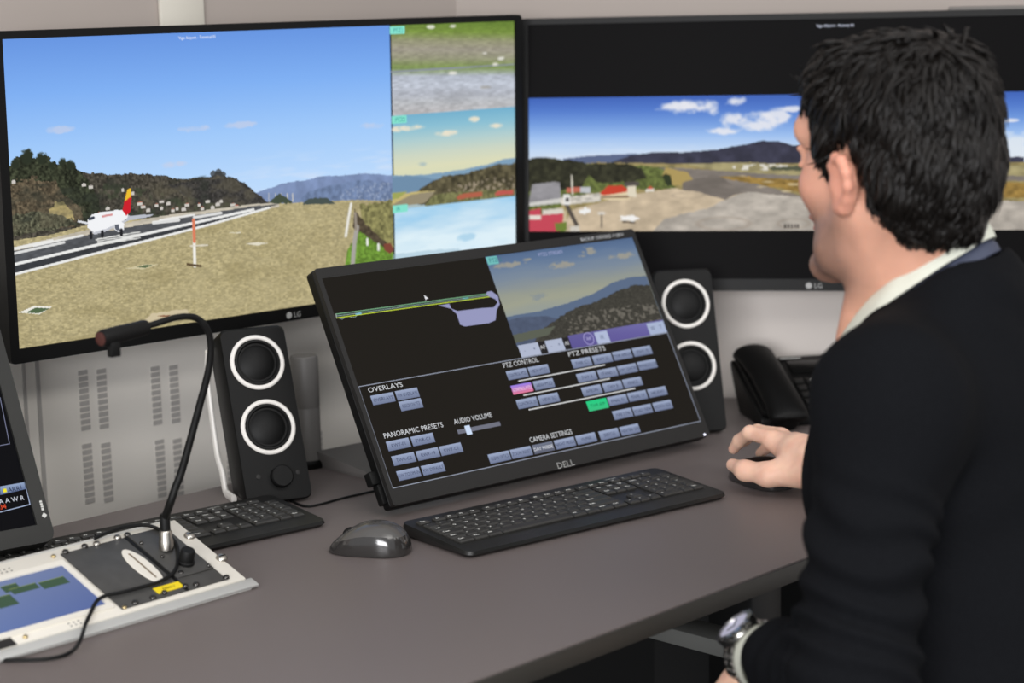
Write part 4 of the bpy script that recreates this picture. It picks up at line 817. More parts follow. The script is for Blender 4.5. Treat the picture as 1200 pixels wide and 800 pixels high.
# ------------------------------------------------------------------ desk telephone
ph=thing('telephone','black desk telephone with handset, beside the sleeve of the man','telephone',(2.3352,1.7416,0.7500),(0,0,-.64))
PT=math.atan2(.060,.165)
PM=T(0,0,.014)@RX(PT)
bm=bmesh.new(); pr=[(0,0),(0,.014),(.165,.074),(.172,.068),(.150,.040),(.120,.0)]
lo=[bm.verts.new((.0,y,z)) for y,z in pr]; hi=[bm.verts.new((.205,y,z)) for y,z in pr]
bm.faces.new(lo); bm.faces.new(hi[::-1]); [bm.faces.new((lo[i],lo[(i+1)%6],hi[(i+1)%6],hi[i])) for i in range(6)]
bmesh.ops.bevel(bm,geom=bm.edges[:],offset=.003,segments=2,profile=.5,affect='EDGES')
mkbm('body',bm,M_blk,ph)
box('cradle',.004,.004,.0,.060,.172,.010,M_blk,ph,bev=.003,M=PM)
box('display',.085,.125,.0005,.180,.160,.003,M_glass,ph,bev=.0008,M=PM)
box('speaker_grille',.075,.165,.0005,.195,.174,.002,M_blkg,ph,M=PM)
V=[];F=[]
for i in range(8): F.append(tuple(range(len(V),len(V)+4))); V+=[(.078+i*.0042,.1660,.0024),(.0812+i*.0042,.1660,.0024),(.0812+i*.0042,.1692,.0024),(.078+i*.0042,.1692,.0024)]
mk('logo',V,F,M_leg,ph,False,M=PM)
for r_ in range(5):
    for c_ in range(6):
        box('phone_key',.080+c_*.019,.012+r_*.020,.0,.094+c_*.019,.024+r_*.020,.0045,M_dell,ph,bev=.001,M=PM)
        if c_==1: 
            V,F=text_vf('147*#'[r_],.005,'CENTER'); mk('key_mark',[(x+.106,y+.0155+r_*.02,.0048) for x,y in V],F,M_leg,ph,False,M=PM)
# handset: thick curved grip with two blocks
P=smoothpath([(.034,.182,.002),(.034,.176,.014),(.034,.156,.020),(.034,.09,.024),(.034,.02,.022),(.034,-.020,.018),(.034,-.030,.012)],6)
k=len(P); rad=np.interp(np.linspace(0,1,k),[0,.10,.25,.5,.75,.9,1],[.023,.030,.031,.028,.030,.031,.023])
hs=mk('handset',*tube_vf(P,rad,20,.52,(0,0,1)),M_blk,ph,M=T(0,0,.014)@RX(PT*.9))
for y in (.165,-.008): lathe('handset_cup',[(0,0),(.019,0),(.022,.006),(.022,.024),(0,.024)],M_blk,ph,24,M=PM@T(.034,y,-.012 if y>0 else -.006))
# ------------------------------------------------------------------ distance-field modelling for the man
class Field:
    def __init__(s,lo,hi,h):
        s.lo=np.array(lo,float); s.h=h; s.n=np.ceil((np.array(hi)-s.lo)/h).astype(int)+1
        s.d=np.full(s.n,.05,np.float32)
    def _loc(s,lo,hi,pad):
        a=np.clip(np.floor((np.array(lo)-pad-s.lo)/s.h).astype(int),0,s.n-1); b=np.clip(np.ceil((np.array(hi)+pad-s.lo)/s.h).astype(int)+1,1,s.n)
        g=[(s.lo[i]+s.h*np.arange(a[i],b[i])).astype(np.float32) for i in range(3)]
        return tuple(slice(x,y) for x,y in zip(a,b)), g[0][:,None,None],g[1][None,:,None],g[2][None,None,:]
    def _mix(s,sl,e,k,mode):
        d=s.d[sl]
        if mode=='+':
            if k>0: h=np.clip(.5+.5*(d-e)/k,0,1); s.d[sl]=d*(1-h)+e*h-k*h*(1-h)
            else: s.d[sl]=np.minimum(d,e)
        else:
            e=-e
            if k>0: h=np.clip(.5-.5*(d-e)/k,0,1); s.d[sl]=d*(1-h)+e*h+k*h*(1-h)
            else: s.d[sl]=np.maximum(d,e)
    def cone(s,a,b,ra,rb,k=.01,mode='+'):
        a=np.array(a,np.float32);b=np.array(b,np.float32);r=max(ra,rb)
        sl,x,y,z=s._loc(np.minimum(a,b)-r,np.maximum(a,b)+r,k+3*s.h)
        ab=b-a; px,py,pz=x-a[0],y-a[1],z-a[2]; t=np.clip((px*ab[0]+py*ab[1]+pz*ab[2])/(ab@ab+1e-9),0,1)
        e=np.sqrt((px-t*ab[0])**2+(py-t*ab[1])**2+(pz-t*ab[2])**2)-(ra+(rb-ra)*t); s._mix(sl,e,k,mode)
    def ell(s,c,r,ax=None,k=.01,mode='+',p=2.):
        c=np.array(c,np.float32); r=np.array(r,np.float32); ax=np.eye(3,dtype=np.float32) if ax is None else np.array(ax,np.float32); R_=r.max()*1.05
        sl,x,y,z=s._loc(c-R_,c+R_,k+3*s.h); px,py,pz=x-c[0],y-c[1],z-c[2]
        q=[(px*ax[i][0]+py*ax[i][1]+pz*ax[i][2])/r[i] for i in range(3)]
        if p!=2.: k0=(np.abs(q[0])**p+np.abs(q[1])**p+np.abs(q[2])**p)**(1/p)
        else: k0=np.sqrt(q[0]**2+q[1]**2+q[2]**2)
        k1=np.sqrt((q[0]/r[0])**2+(q[1]/r[1])**2+(q[2]/r[2])**2)+1e-6
        k2=np.sqrt(q[0]**2+q[1]**2+q[2]**2)
        e=np.where(k2>.05,(k0-1)*k2/k1,-r.min()); s._mix(sl,e.astype(np.float32),k,mode)
    def chain(s,P,R_,k=.008,mode='+'):
        for i in range(len(P)-1): s.cone(P[i],P[i+1],R_[i],R_[i+1],k,mode)
    def coords(s): return [(s.lo[i]+s.h*np.arange(s.n[i])).astype(np.float32) for i in range(3)]
    def nets(s):
        d=s.d; ins=d<0; n=s.n
        cnt=np.zeros(n-1,np.int8)
        for i in (0,1):
            for j in (0,1):
                for k in (0,1): cnt+=ins[i:n[0]-1+i,j:n[1]-1+j,k:n[2]-1+k]
        I=np.argwhere((cnt>0)&(cnt<8)); idx=np.full(n-1,-1,np.int32); idx[tuple(I.T)]=np.arange(len(I))
        acc=np.zeros((len(I),3)); w_=np.zeros(len(I)); C8=[(i,j,k) for i in (0,1) for j in (0,1) for k in (0,1)]
        val={c_:d[I[:,0]+c_[0],I[:,1]+c_[1],I[:,2]+c_[2]] for c_ in C8}
        for c_ in C8:
            for ax in range(3):
                if c_[ax]==0:
                    e=list(c_); e[ax]=1; a,b=val[c_],val[tuple(e)]; m=(a<0)!=(b<0); t=np.where(m,a/(a-b+1e-12),0)
                    p=np.array(c_,float)[None].repeat(len(I),0); p[:,ax]=t; acc+=p*m[:,None]; w_+=m
        V=s.lo+s.h*(I+acc/w_[:,None]); F=[]
        for ax in range(3):
            o1,o2=[(1,2),(2,0),(0,1)][ax]
            sa=[slice(None)]*3; sb=[slice(None)]*3; sa[ax]=slice(0,-1); sb[ax]=slice(1,None)
            ch=ins[tuple(sa)]!=ins[tuple(sb)]; E=np.argwhere(ch); E=E[(E[:,o1]>0)&(E[:,o2]>0)&(E[:,o1]<n[o1]-1)&(E[:,o2]<n[o2]-1)]
            def g(u_,v_):
                q=E.copy(); q[:,o1]-=u_; q[:,o2]-=v_; return idx[q[:,0],q[:,1],q[:,2]]
            Q=np.stack([g(1,1),g(0,1),g(0,0),g(1,0)],1); fl=~ins[tuple(E.T)]; Q[fl]=Q[fl][:,::-1]; F.append(Q[(Q>=0).all(1)])
        return V,np.concatenate(F)
def mesh_np(name,V,F,m,parent,relax=0,smooth=True):
    me=bpy.data.meshes.new(name); me.vertices.add(len(V)); me.vertices.foreach_set('co',np.asarray(V,np.float32).ravel())
    nf=len(F); k=F.shape[1]; me.loops.add(nf*k); me.loops.foreach_set('vertex_index',F.astype(np.int32).ravel()); me.polygons.add(nf)
    me.polygons.foreach_set('loop_start',np.arange(0,nf*k,k,dtype=np.int32)); me.polygons.foreach_set('loop_total',np.full(nf,k,np.int32)); me.update(calc_edges=True); me.validate()
    if relax:
        e=np.zeros(len(me.edges)*2,np.int32); me.edges.foreach_get('vertices',e); e=e.reshape(-1,2); X=np.asarray(V,float).copy(); dg=np.bincount(e.ravel(),minlength=len(X))[:,None]
        for it in range(relax):
            for lam in (.5,-.52):
                S=np.zeros_like(X); np.add.at(S,e[:,0],X[e[:,1]]); np.add.at(S,e[:,1],X[e[:,0]]); X+=lam*(S/np.maximum(dg,1)-X)
        me.vertices.foreach_set('co',X.astype(np.float32).ravel()); me.update()
    o=bpy.data.objects.new(name,me); COL.objects.link(o); me.materials.append(m); o.parent=parent
    if smooth: me.polygons.foreach_set('use_smooth',[True]*len(me.polygons))
    return o
A=np.array
def unit(v): v=np.array(v,float); return v/np.linalg.norm(v)
# joints (world metres)
HC=A((1.6684,1.0814,1.2362)); yh=.20
HF=A([math.sin(yh),math.cos(yh),0]); HR=A([math.cos(yh),-math.sin(yh),0]); HU=A([0,0,1.])
hd_=.03; HF,HU=HF*math.cos(hd_)-HU*math.sin(hd_),HU*math.cos(hd_)+HF*math.sin(hd_)      # the head bows slightly
HA=np.stack([HR,HF,HU])
def hp(r,f,z): return HC+HR*r+HF*f+HU*z
NB=A([1.691,1.088,1.097]); yt=-.25; TF=A([math.sin(yt),math.cos(yt),0]); TR=A([math.cos(yt),-math.sin(yt),0]); TA=np.stack([TR,TF,A([0,0,1.])])
def tp(r,f,z): return NB+TR*r+TF*f+A([0,0,z])
shL=A((1.5311,0.9949,1.0255)); elL=A([1.430,.9660,.788]); wrL=A([1.5274,1.134,.742]); shR=tp(.19,0,-.05); elR=A([2.06,1.19,.83]); wrR=A([2.050,1.440,.797])
man=thing('person','seated man in black sweater looking at the screens, right hand on a mouse','person',(1.72,.95,0))
MO=A([1.72,.95,0.])
def local(o): o.location=tuple(-MO); return o

# --- body: head, neck, trunk, arms and hands in one surface
B=Field((1.30,.72,.50),(2.24,1.68,1.40),.0023)
# trunk and arms (inside the sweater)
B.ell(tp(.01,-.04,-.19),(.130,.078,.14),TA,.04); B.ell(tp(0,-.08,-.37),(.14,.095,.19),TA,.05); B.ell(tp(0,-.12,-.49),(.15,.10,.08),TA,.05)
for sh in (shL,shR): B.cone(tp(0,-.028,-.080),sh,.048,.043,.02)
B.cone(shL,elL,.046,.038,.03); B.cone(shR,elR,.046,.038,.03); B.cone(elL,wrL,.038,.027,.02); B.cone(elR,wrR,.038,.026,.02)
# neck
B.cone(tp(0,-.014,-.05),hp(0,-.026,-.055),.050,.051,.012); B.cone(tp(0,.02,-.045),hp(0,.024,-.105),.030,.033,.02)
B.cone(tp(-.035,.045,-.05),hp(-.052,-.03,-.05),.010,.015,.02); B.cone(tp(.035,.045,-.05),hp(.052,-.03,-.05),.010,.015,.02)
# skull and face
B.ell(hp(0,-.008,.026),(.072,.088,.080),HA,.02); B.ell(hp(0,.040,-.035),(.061,.055,.082),HA,.025); B.ell(hp(0,.038,.042),(.066,.060,.055),HA,.02)
for s_ in (-1,1):
    B.cone(hp(s_*.058,-.004,-.055),hp(s_*.046,.030,-.094),.017,.018,.03); B.cone(hp(s_*.046,.030,-.094),hp(s_*.012,.086,-.116),.019,.015,.025)
    B.ell(hp(s_*.043,.060,-.032),(.019,.020,.020),HA,.022); B.cone(hp(s_*.048,.074,.022),hp(s_*.010,.094,.018),.012,.010,.018)
    B.ell(hp(s_*.032,.101,-.004),(.016,.012,.010),HA,.012,'-'); B.ell(hp(s_*.032,.082,-.005),(.0125,.0125,.0125),HA,.003)
    B.ell(hp(s_*.032,.0885,.0035),(.015,.008,.005),HA,.005); B.ell(hp(s_*.032,.0880,-.0135),(.014,.0075,.004),HA,.005)
    B.ell(hp(s_*.012,.104,-.044),(.009,.011,.0085),HA,.008)
    # ear: bowl, rim, lobe
    e=lambda a,b,c_: hp(s_*(.076+c_*.85),-.012+(a+.012)*.84,-.027+(b+.026)*.82)
    B.ell(e(-.012,-.028,.006),(.008,.017,.028),HA,.006)
    rim=[e(.004,-.020,.004),e(.004,-.004,.008),e(-.006,.006,.012),e(-.020,.003,.017),e(-.029,-.010,.019),e(-.029,-.026,.017),e(-.022,-.042,.012),e(-.013,-.053,.008),e(-.004,-.054,.005),e(.000,-.044,.004)]
    B.chain(rim,[.0045,.0048,.005,.0052,.0052,.005,.005,.0062,.006,.005],.004)
    B.ell(e(-.014,-.024,.021),(.007,.009,.014),HA,.004,'-'); B.ell(e(.002,-.028,.008),(.004,.005,.007),HA,.004)
B.ell(hp(0,.090,-.118),(.022,.016,.014),HA,.015)
B.cone(hp(0,.093,.008),hp(0,.117,-.034),.0085,.0125,.012); B.ell(hp(0,.096,-.068),(.024,.013,.007),HA,.008); B.ell(hp(0,.094,-.080),(.020,.012,.007),HA,.007)
# right hand over the mouse
K=lambda *a: A(a)
rj={'idx':[K(2.062,1.520,.815),K(2.067,1.560,.816),K(2.077,1.585,.800),K(2.081,1.598,.786)],
    'mid':[K(2.085,1.522,.814),K(2.093,1.567,.812),K(2.100,1.593,.798),K(2.103,1.608,.786)],
    'rng':[K(2.106,1.512,.806),K(2.120,1.551,.800),K(2.126,1.574,.785),K(2.127,1.588,.773)],
    'pnk':[K(2.121,1.496,.795),K(2.136,1.526,.785),K(2.139,1.545,.774),K(2.139,1.557,.764)]}
B.cone(wrR,K(2.056,1.470,.802),.027,.025,.02)
for n_,r_ in (('idx',.0125),('mid',.0125),('rng',.012),('pnk',.0115)):
    B.cone(K(2.056,1.470,.800)+(rj[n_][0]-K(2.056,1.470,.80))*.0,rj[n_][0]-K(0,0,.004),.020,r_,.014)
for n_,rr in (('idx',(.0112,.0095,.0085,.0072)),('mid',(.0112,.0096,.0086,.0074)),('rng',(.0105,.009,.008,.0068)),('pnk',(.0095,.008,.007,.006))): B.chain(rj[n_],rr,.005)
B.chain([K(2.046,1.452,.786),K(2.018,1.494,.779),K(2.013,1.527,.780),K(2.024,1.556,.781)],[.022,.0145,.0115,.0085],.012)
B.ell(K(2.045,1.462,.784),(.024,.034,.018),None,.014); B.ell(K(2.088,1.470,.784),(.022,.036,.018),None,.014)
# left hand resting on the lap
fa=unit(wrL-elL); dn=unit(A([-.536,.292,.823])-fa*(A([-.536,.292,.823])@fa)); hd=unit(A([.30,.70,-.62])); dn2=unit(dn-hd*(dn@hd)); th=np.cross(hd,dn2)
pal=wrL+hd*.012
B.cone(wrL,pal,.027,.024,.015)
for i,(lat,ln,fl) in enumerate(((.026,.088,.074),(.008,.092,.082),(-.011,.088,.077),(-.028,.080,.060))):
    kn=wrL+hd*ln+th*lat+dn2*.004; B.cone(wrL+hd*.02+th*lat*.45,kn,.0185,.0125,.014)
    d1=unit(hd*.9-dn2*.35); d2=unit(hd*.45-dn2*.9); d3=unit(hd*.1-dn2*1.); p1=kn+d1*fl*.5; p2=p1+d2*fl*.32; p3=p2+d3*fl*.24
    B.chain([kn,p1,p2,p3],[.0112,.0098,.0088,.0074],.005)
B.chain([wrL+hd*.02+th*.022-dn2*.006,wrL+hd*.048+th*.046-dn2*.012,wrL+hd*.080+th*.054-dn2*.016,wrL+hd*.104+th*.050-dn2*.022],[.020,.0145,.0115,.0088],.012)
V,F=B.nets(); del B
skin=bpy.data.materials.new('skin'); MATS['skin']=skin
skin=None; M_skin=mat('skin_tone',rgb(214,164,140),.46,spec=.35,noise=.07,nscale=70,bump=.12,bscale=900,attr='tone',sss=.18)
body=local(mesh_np('body',V,F,M_skin,man,2))
def paint_tone(o):
    n=len(o.data.vertices); X=np.zeros(n*3,np.float32); o.data.vertices.foreach_get('co',X); X=X.reshape(-1,3)-HC
    r,f,z=X@HR,X@HF,X@HU; bas=np.array(rgb(216,162,138)); C_=np.tile(bas,(n,1))
    def mix(m,c_,a): C_[:]=C_*(1-(m*a)[:,None])+np.array(rgb(*c_))*(m*a)[:,None]
    sm=lambda e0,e1,x: np.clip((x-e0)/(e1-e0),0,1)
    nz=fbm((X[:,1]*60+X[:,0]*40)+9,X[:,2]*60+9,3,4)
    head=(np.abs(X).max(1)<.18)*1.
    # close-shaved beard on jaw, chin and lip; redder ears and cheeks; lips
    beard=sm(-.035,-.07,z)*sm(-.02,.015,f)*head*(.75+.5*nz)*sm(-.16,-.13,z); mix(np.clip(beard,0,1),(116,90,78),.8)
    mix(np.exp(-(((np.abs(r)-.05)/.02)**2+((f-.07)/.03)**2+((z+.03)/.02)**2))*head,(214,138,118),.5)
    mix(sm(.077,.084,np.abs(r))*head*(f<.02)*(z<.02)*(z>-.08),(208,136,116),.5)
    mix(((np.abs(r)<.023)&(f>.092)&(z<-.062)&(z>-.087))*head,(176,104,96),.7)
    hand=(X[:,2]<-.30)*1.; mix(hand,(255,214,188),.7); mix(hand*np.clip(nz*2-.8,0,1),(206,140,120),.35)
    at=o.data.color_attributes.new('tone','FLOAT_COLOR','POINT'); at.data.foreach_set('color',np.concatenate([C_,np.ones((n,1))],1).astype(np.float32).ravel())
paint_tone(body)

# --- sweater
S=Field((1.26,.66,.50),(2.26,1.50,1.20),.0042)
S.ell(tp(0.01,-.03,-.19),(.168,.120,.165),TA,.05); S.ell(tp(0.01,-.085,-.14),(.15,.085,.14),TA,.05); S.ell(tp(0,-.085,-.38),(.178,.13,.22),TA,.06); S.ell(tp(0,-.12,-.50),(.185,.135,.085),TA,.05)
for sh in (shL,shR):
    S.cone(tp(0,-.04,-.058),sh,.072,.058,.05); S.ell(sh+A([0,0,-.02]),(.058,.062,.07),TA,.04)
S.ell(tp(0,-.072,-.004),(.088,.052,.056),TA,.035)
for sh,el,wr in ((shL,elL,wrL),(shR,elR,wrR)):
    S.cone(sh,el,.060,.053,.035); S.cone(el,el+(wr-el)*.74,.054,.043,.03)
gx,gy,gz=[g[a] for g,a in zip(S.coords(),((slice(None),None,None),(None,slice(None),None),(None,None,slice(None))))]
# folds: soft drapes over the trunk, tighter rings round the bent elbows
n1=np.sin(gx*31+3*np.sin(gz*17)+gy*12)*np.sin(gz*38+2*np.sin(gx*23+gy*19))
S.d+=(.0022*n1).astype(np.float32)
for sh,el,wr in ((shL,elL,wrL),(shR,elR,wrR)):
    for a_,b_,t0,t1,fq,am in ((sh,el,.30,1.08,200,.0040),(el,wr,-.05,.8,170,.0036)):
        ab=b_-a_; l2=ab@ab; L_=math.sqrt(l2); px,py,pz=gx-a_[0],gy-a_[1],gz-a_[2]; t=(px*ab[0]+py*ab[1]+pz*ab[2])/l2
        dist=np.sqrt((px-t*ab[0])**2+(py-t*ab[1])**2+(pz-t*ab[2])**2)
        wgt=np.clip((t-t0)*5,0,1)*np.clip((t1-t)*6,0,1)*np.clip((.085-dist)*50,0,1)
        S.d+=(am*wgt*np.sin(t*L_*fq+2.2*np.sin(px*40+pz*23)+3*np.sin(py*28))).astype(np.float32)
        del t,dist,wgt
# neck opening
S.cone(tp(0,-.008,-.06),tp(0,-.014,.03),.068,.083,.008,'-'); S.cone(tp(0,-.014,.03),tp(0,-.016,.2),.083,.115,.008,'-'); S.cone(tp(0,.02,-.010),tp(0,.10,.0),.066,.09,.02,'-')
# open cuff ends
for el,wr in ((elL,wrL),(elR,wrR)):
    S.cone(el+(wr-el)*.90,el+(wr-el)*1.25,.0385,.036,.004,'-')
V,F=S.nets(); del S,n1
M_sw=mat('sweater_knit',rgb(15,16,19),.9,spec=.08,noise=.22,nscale=260,bump=.55,bscale=420)
nt=M_sw.node_tree; b_=nt.nodes['Principled BSDF']; b_.inputs['Sheen Weight'].default_value=.0; b_.inputs['Sheen Roughness'].default_value=.5
sweater=local(mesh_np('sweater',V,F,M_sw,man,2))

# --- shirt: folded collar and the left cuff
M_sh=mat('shirt_cloth',rgb(212,214,200),.8,noise=.05,nscale=200,bump=.2,bscale=700)
def ring(th_,rad_r,rad_f,dz,drop=0.):
    """a point round the neck; th_ measured from the right over the front; the ring dips towards the throat"""
    c_,s_=math.cos(th_),math.sin(th_)
    return tp(rad_r*c_,-.015+rad_f*s_,.0-.058*s_+dz+drop)
prof=[(.062,.0575,-.03),(.0615,.057,0),(.062,.0575,.016),(.0635,.0595,.0225),(.066,.0615,.0215),(.071,.0670,.015),(.0775,.0735,.005),(.0815,.0775,-.002),(.080,.076,-.003)]
V=[];F=[];n=72
for i in range(n+1):
    a_=math.pi/2+.16+(2*math.pi-.32)*i/n
    for k,(rr,rf,z) in enumerate(prof):
        w_=.0018*math.sin(i*.9+k); V.append(ring(a_,rr+w_*.4,rf+w_*.4,z))
k=len(prof)
for i in range(n):
    for j in range(k-1): F.append((i*k+j,(i+1)*k+j,(i+1)*k+j+1,i*k+j+1))
o=mk('shirt_collar',V,F,M_sh,man); md=o.modifiers.new('thick','SOLIDIFY'); md.thickness=.0014; md.offset=0; local(o)
# lanyard band lying under the collar
V=[];F=[]; prof2=[(.0765,.0725,-.004),(.0825,.0785,-.009),(.0870,.083,-.016),(.086,.082,-.018),(.079,.075,-.010)]
k=len(prof2)
for i in range(n+1):
    a_=math.pi/2+.3+(2*math.pi-.6)*i/n
    for rr,rf,z in prof2: V.append(ring(a_,rr,rf,z))
for i in range(n):
    for j in range(k-1): F.append((i*k+j,(i+1)*k+j,(i+1)*k+j+1,i*k+j+1))
o=mk('lanyard',V,F,mat('lanyard_fabric',rgb(62,68,88),.7,noise=.15,nscale=250),man); md=o.modifiers.new('thick','SOLIDIFY'); md.thickness=.0012; md.offset=1; local(o)
# cuffs
def cuff(el,wr,nm):
    a_=unit(wr-el); s_=unit(np.cross(a_,[0,0,1])); u_=np.cross(s_,a_); c0=el+(wr-el)*.855
    V=[];F=[];n=48; pf=[(.0375,0),(.0365,.012),(.0358,.022),(.0350,.0245),(.0335,.0245),(.0325,.022),(.0325,.0)]
    for i in range(n):
        t=2*math.pi*i/n; 
        for r,x in pf:
            r2=r*(1+.03*math.sin(2*t+1)); V.append(c0+a_*(x+.0008*math.sin(3*t))+(s_*math.cos(t)+u_*math.sin(t))*r2)
    k=len(pf)
    for i in range(n):
        j=(i+1)%n
        for q in range(k-1): F.append((i*k+q,j*k+q,j*k+q+1,i*k+q+1))
    return local(mk(nm,V,F,M_sh,man))
cuff(elL,wrL,'shirt_cuff'); cuff(elR,wrR,'shirt_cuff')

# --- trousers and shoes (below the picture's edge, they carry the man)
Q=Field((1.30,.66,.04),(2.20,1.56,.64),.007)
hips=tp(0,-.125,-.52); Q.ell(hips,(.175,.13,.095),TA,.04)
for s_,kx in ((-1,1.50),(1,1.86)):
    hp_=tp(s_*.09,-.11,-.545); kn=A([kx,1.36,.535]); an=A([kx+.02*s_,1.30,.10]); Q.cone(hp_,kn,.082,.062,.03); Q.cone(kn,an,.062,.048,.03)
V,F=Q.nets(); local(mesh_np('trousers',V,F,mat('trouser_cloth',rgb(30,31,36),.85,noise=.15,nscale=200),man,3))
for s_,kx in ((-1,1.50),(1,1.86)):
    Q=Field((kx-.08,1.22,-.005),(kx+.10,1.56,.13),.005); c_=A([kx+.02*s_,1.30,0])
    Q.cone(c_+A([0,-.02,.035]),c_+A([0,.17,.028]),.036,.030,.02); Q.cone(c_+A([0,0,.04]),c_+A([0,0,.10]),.038,.036,.02); Q.d[:]=np.maximum(Q.d,-(Q.coords()[2][None,None,:]-.002))
    V,F=Q.nets(); local(mesh_np('shoe',V,F,M_blkg,man,1))

# --- hair: a full cap with thick wavy locks
Hh=Field(HC-.17,HC+.17,.0026)
Hh.ell(hp(0,-.010,.031),(.079,.096,.082),HA,0,p=2.3); Hh.ell(hp(0,-.040,-.048),(.064,.058,.068),HA,.03); Hh.ell(hp(0,-.046,-.015),(.073,.060,.055),HA,.02)
g=Hh.coords(); X=g[0][:,None,None]-HC[0]; Y=g[1][None,:,None]-HC[1]; Z=g[2][None,None,:]-HC[2]
r=X*HR[0]+Y*HR[1]+Z*HR[2]; f=X*HF[0]+Y*HF[1]+Z*HF[2]; z=X*HU[0]+Y*HU[1]+Z*HU[2]
HP=[(.20,.070),(.082,.066),(.060,.052),(.050,.026),(.040,-.004),(.026,-.030),(.016,-.030),(.014,.004),(.004,.016),(-.014,.017),(-.026,.006),(-.030,-.016),(-.032,-.046),(-.045,-.064),(-.062,-.080),(-.20,-.088),(-.30,.30),(.20,.30)]
def poly_sd(fx,zx,P):
    P=np.array(P,float); d=np.full(fx.shape,9.); s_=np.ones(fx.shape); j=len(P)-1
    for i in range(len(P)):
        a_,b_=P[i],P[j]; e=b_-a_; wx,wz=fx-a_[0],zx-a_[1]; t=np.clip((wx*e[0]+wz*e[1])/(e@e),0,1)
        d=np.minimum(d,(wx-e[0]*t)**2+(wz-e[1]*t)**2)
        c1=zx>=a_[1]; c2=zx<b_[1]; c3=e[0]*wz>e[1]*wx; fl=(c1&c2&c3)|((~c1)&(~c2)&(~c3)); s_=np.where(fl,-s_,s_); j=i
    return s_*np.sqrt(d)
ff=np.linspace(-.25,.25,260); zz_=np.linspace(-.25,.25,260); SD=poly_sd(*np.meshgrid(ff,zz_,indexing='ij'),HP)
def sdl(fv,zv):
    x=np.clip((fv+.25)/.5*259,0,258.99); y=np.clip((zv+.25)/.5*259,0,258.99); i=x.astype(int); j=y.astype(int); a_=x-i; b_=y-j
    return SD[i,j]*(1-a_)*(1-b_)+SD[i+1,j]*a_*(1-b_)+SD[i,j+1]*(1-a_)*b_+SD[i+1,j+1]*a_*b_
reg=sdl(f,z)
lump=.0030*np.sin(r*70+f*40)*np.sin(f*85-z*45)*np.sin(z*60+r*33)
e=np.maximum(Hh.d+lump, reg*.9); k_=.012; h_=np.clip(.5-.5*(Hh.d+lump-reg)/k_,0,1); Hh.d[:]=((Hh.d+lump)*(1-h_)+reg*h_+k_*h_*(1-h_)).astype(np.float32)
capfield=Hh
V,F=Hh.nets()
M_hair=mat('dark_hair',rgb(16,13,11),.40,spec=.22,noise=.35,nscale=160)
hair=mesh_np('hair',V,F,M_hair,man,2)
X=V-HC; rf=np.stack([X@HR,X@HF,X@HU],1)
# normals of the cap
nv=np.zeros((len(V),3),np.float32); hair.data.vertices.foreach_get('normal',nv.ravel()) if 0 else None
nn=np.zeros(len(V)*3,np.float32); hair.data.vertex_normals.foreach_get('vector',nn); nn=nn.reshape(-1,3).astype(float)
inn=((rf[:,0]/.075)**2+((rf[:,1]+.010)/.090)**2+((rf[:,2]-.031)/.076)**2<1)&(((rf[:,0]/.059)**2+((rf[:,1]+.04)/.053)**2+((rf[:,2]+.048)/.063)**2)<1)
sel=np.where(((rf[:,0]/.075)**2+((rf[:,1]+.010)/.090)**2+((rf[:,2]-.031)/.076)**2>1)&((rf[:,0]/.059)**2+((rf[:,1]+.04)/.053)**2+((rf[:,2]+.048)/.063)**2>1))[0]
CRN=A([.008,-.055,.115])
LV=[];LF=[];nl=0
ids=rng.choice(sel,6500)
SG=7; NS=5
for q in ids:
    p=rf[q]; nrm=A([nn[q]@HR,nn[q]@HF,nn[q]@HU]); d=p-CRN; topw=np.clip((p[2]-.055)/.05,0,1); front=np.clip((p[1]-.0)/.06,0,1)
    fl=unit(d*A([1,1,1.1])+A([rng.normal(0,.015),rng.normal(0,.015),-.035*(1-topw)])+A([-.02,.03,0])*topw*front); fl=unit(fl-nrm*(fl@nrm)+rng.normal(0,.12,3)*(.6+.7*topw))
    side=np.cross(nrm,fl); L_=rng.uniform(.024,.044)*(1+.35*topw*front); 
    if p[2]<-.03: L_*=.6
    w0=rng.uniform(.0016,.0042)*(1+.3*topw); ph_=rng.uniform(0,6.28); am=rng.uniform(.0012,.0050)*(.7+.9*topw); lift=rng.uniform(.0006,.0030)*(.7+1.6*topw*front)
    if p[2]<.0: lift*=.5
    curl=rng.uniform(.3,1.5)*(topw*front)
    P=[]
    dirn=fl.copy(); pos=p-nrm*.0012
    for t in np.linspace(0,1,SG):
        off=pos+fl*L_*t+nrm*(lift*math.sin(t*math.pi*.95)*1.6+.0008*t)+side*am*math.sin(ph_+t*5.2)
        off=off-nrm*(L_*t)**2*5.6*(1-.25*topw*front)
        P.append(off)
    P=A(P); rad=w0*np.array([.5,.95,1,.95,.8,.5,.08]); 
    # stay behind the hairline
    tg=np.gradient(P,axis=0); tg/=np.linalg.norm(tg,axis=1,keepdims=True)
    sd_=np.cross(np.broadcast_to(nrm,tg.shape),tg); sd_/=np.linalg.norm(sd_,axis=1,keepdims=True)+1e-9; up_=np.cross(tg,sd_)
    an=np.arange(NS)*2*math.pi/NS
    R_=P[:,None,:]+rad[:,None,None]*(np.cos(an)[None,:,None]*sd_[:,None,:]+.5*np.sin(an)[None,:,None]*up_[:,None,:])
    m_=sdl(P[:,1],P[:,2])
    if (m_[-1]>.010 and p[1]>-.04) or (p[1]>.0 and p[2]<.055 and m_.max()>.001): continue
    LV.append(R_.reshape(-1,3)); b0=nl; nl+=SG*NS
    for i in range(SG-1):
        for j in range(NS): LF.append((b0+i*NS+j,b0+i*NS+(j+1)%NS,b0+(i+1)*NS+(j+1)%NS,b0+(i+1)*NS+j))
LV=np.concatenate(LV); LW=HC+LV[:,:1]*HR+LV[:,1:2]*HF+LV[:,2:]*HU
bpy.data.objects.remove(hair)
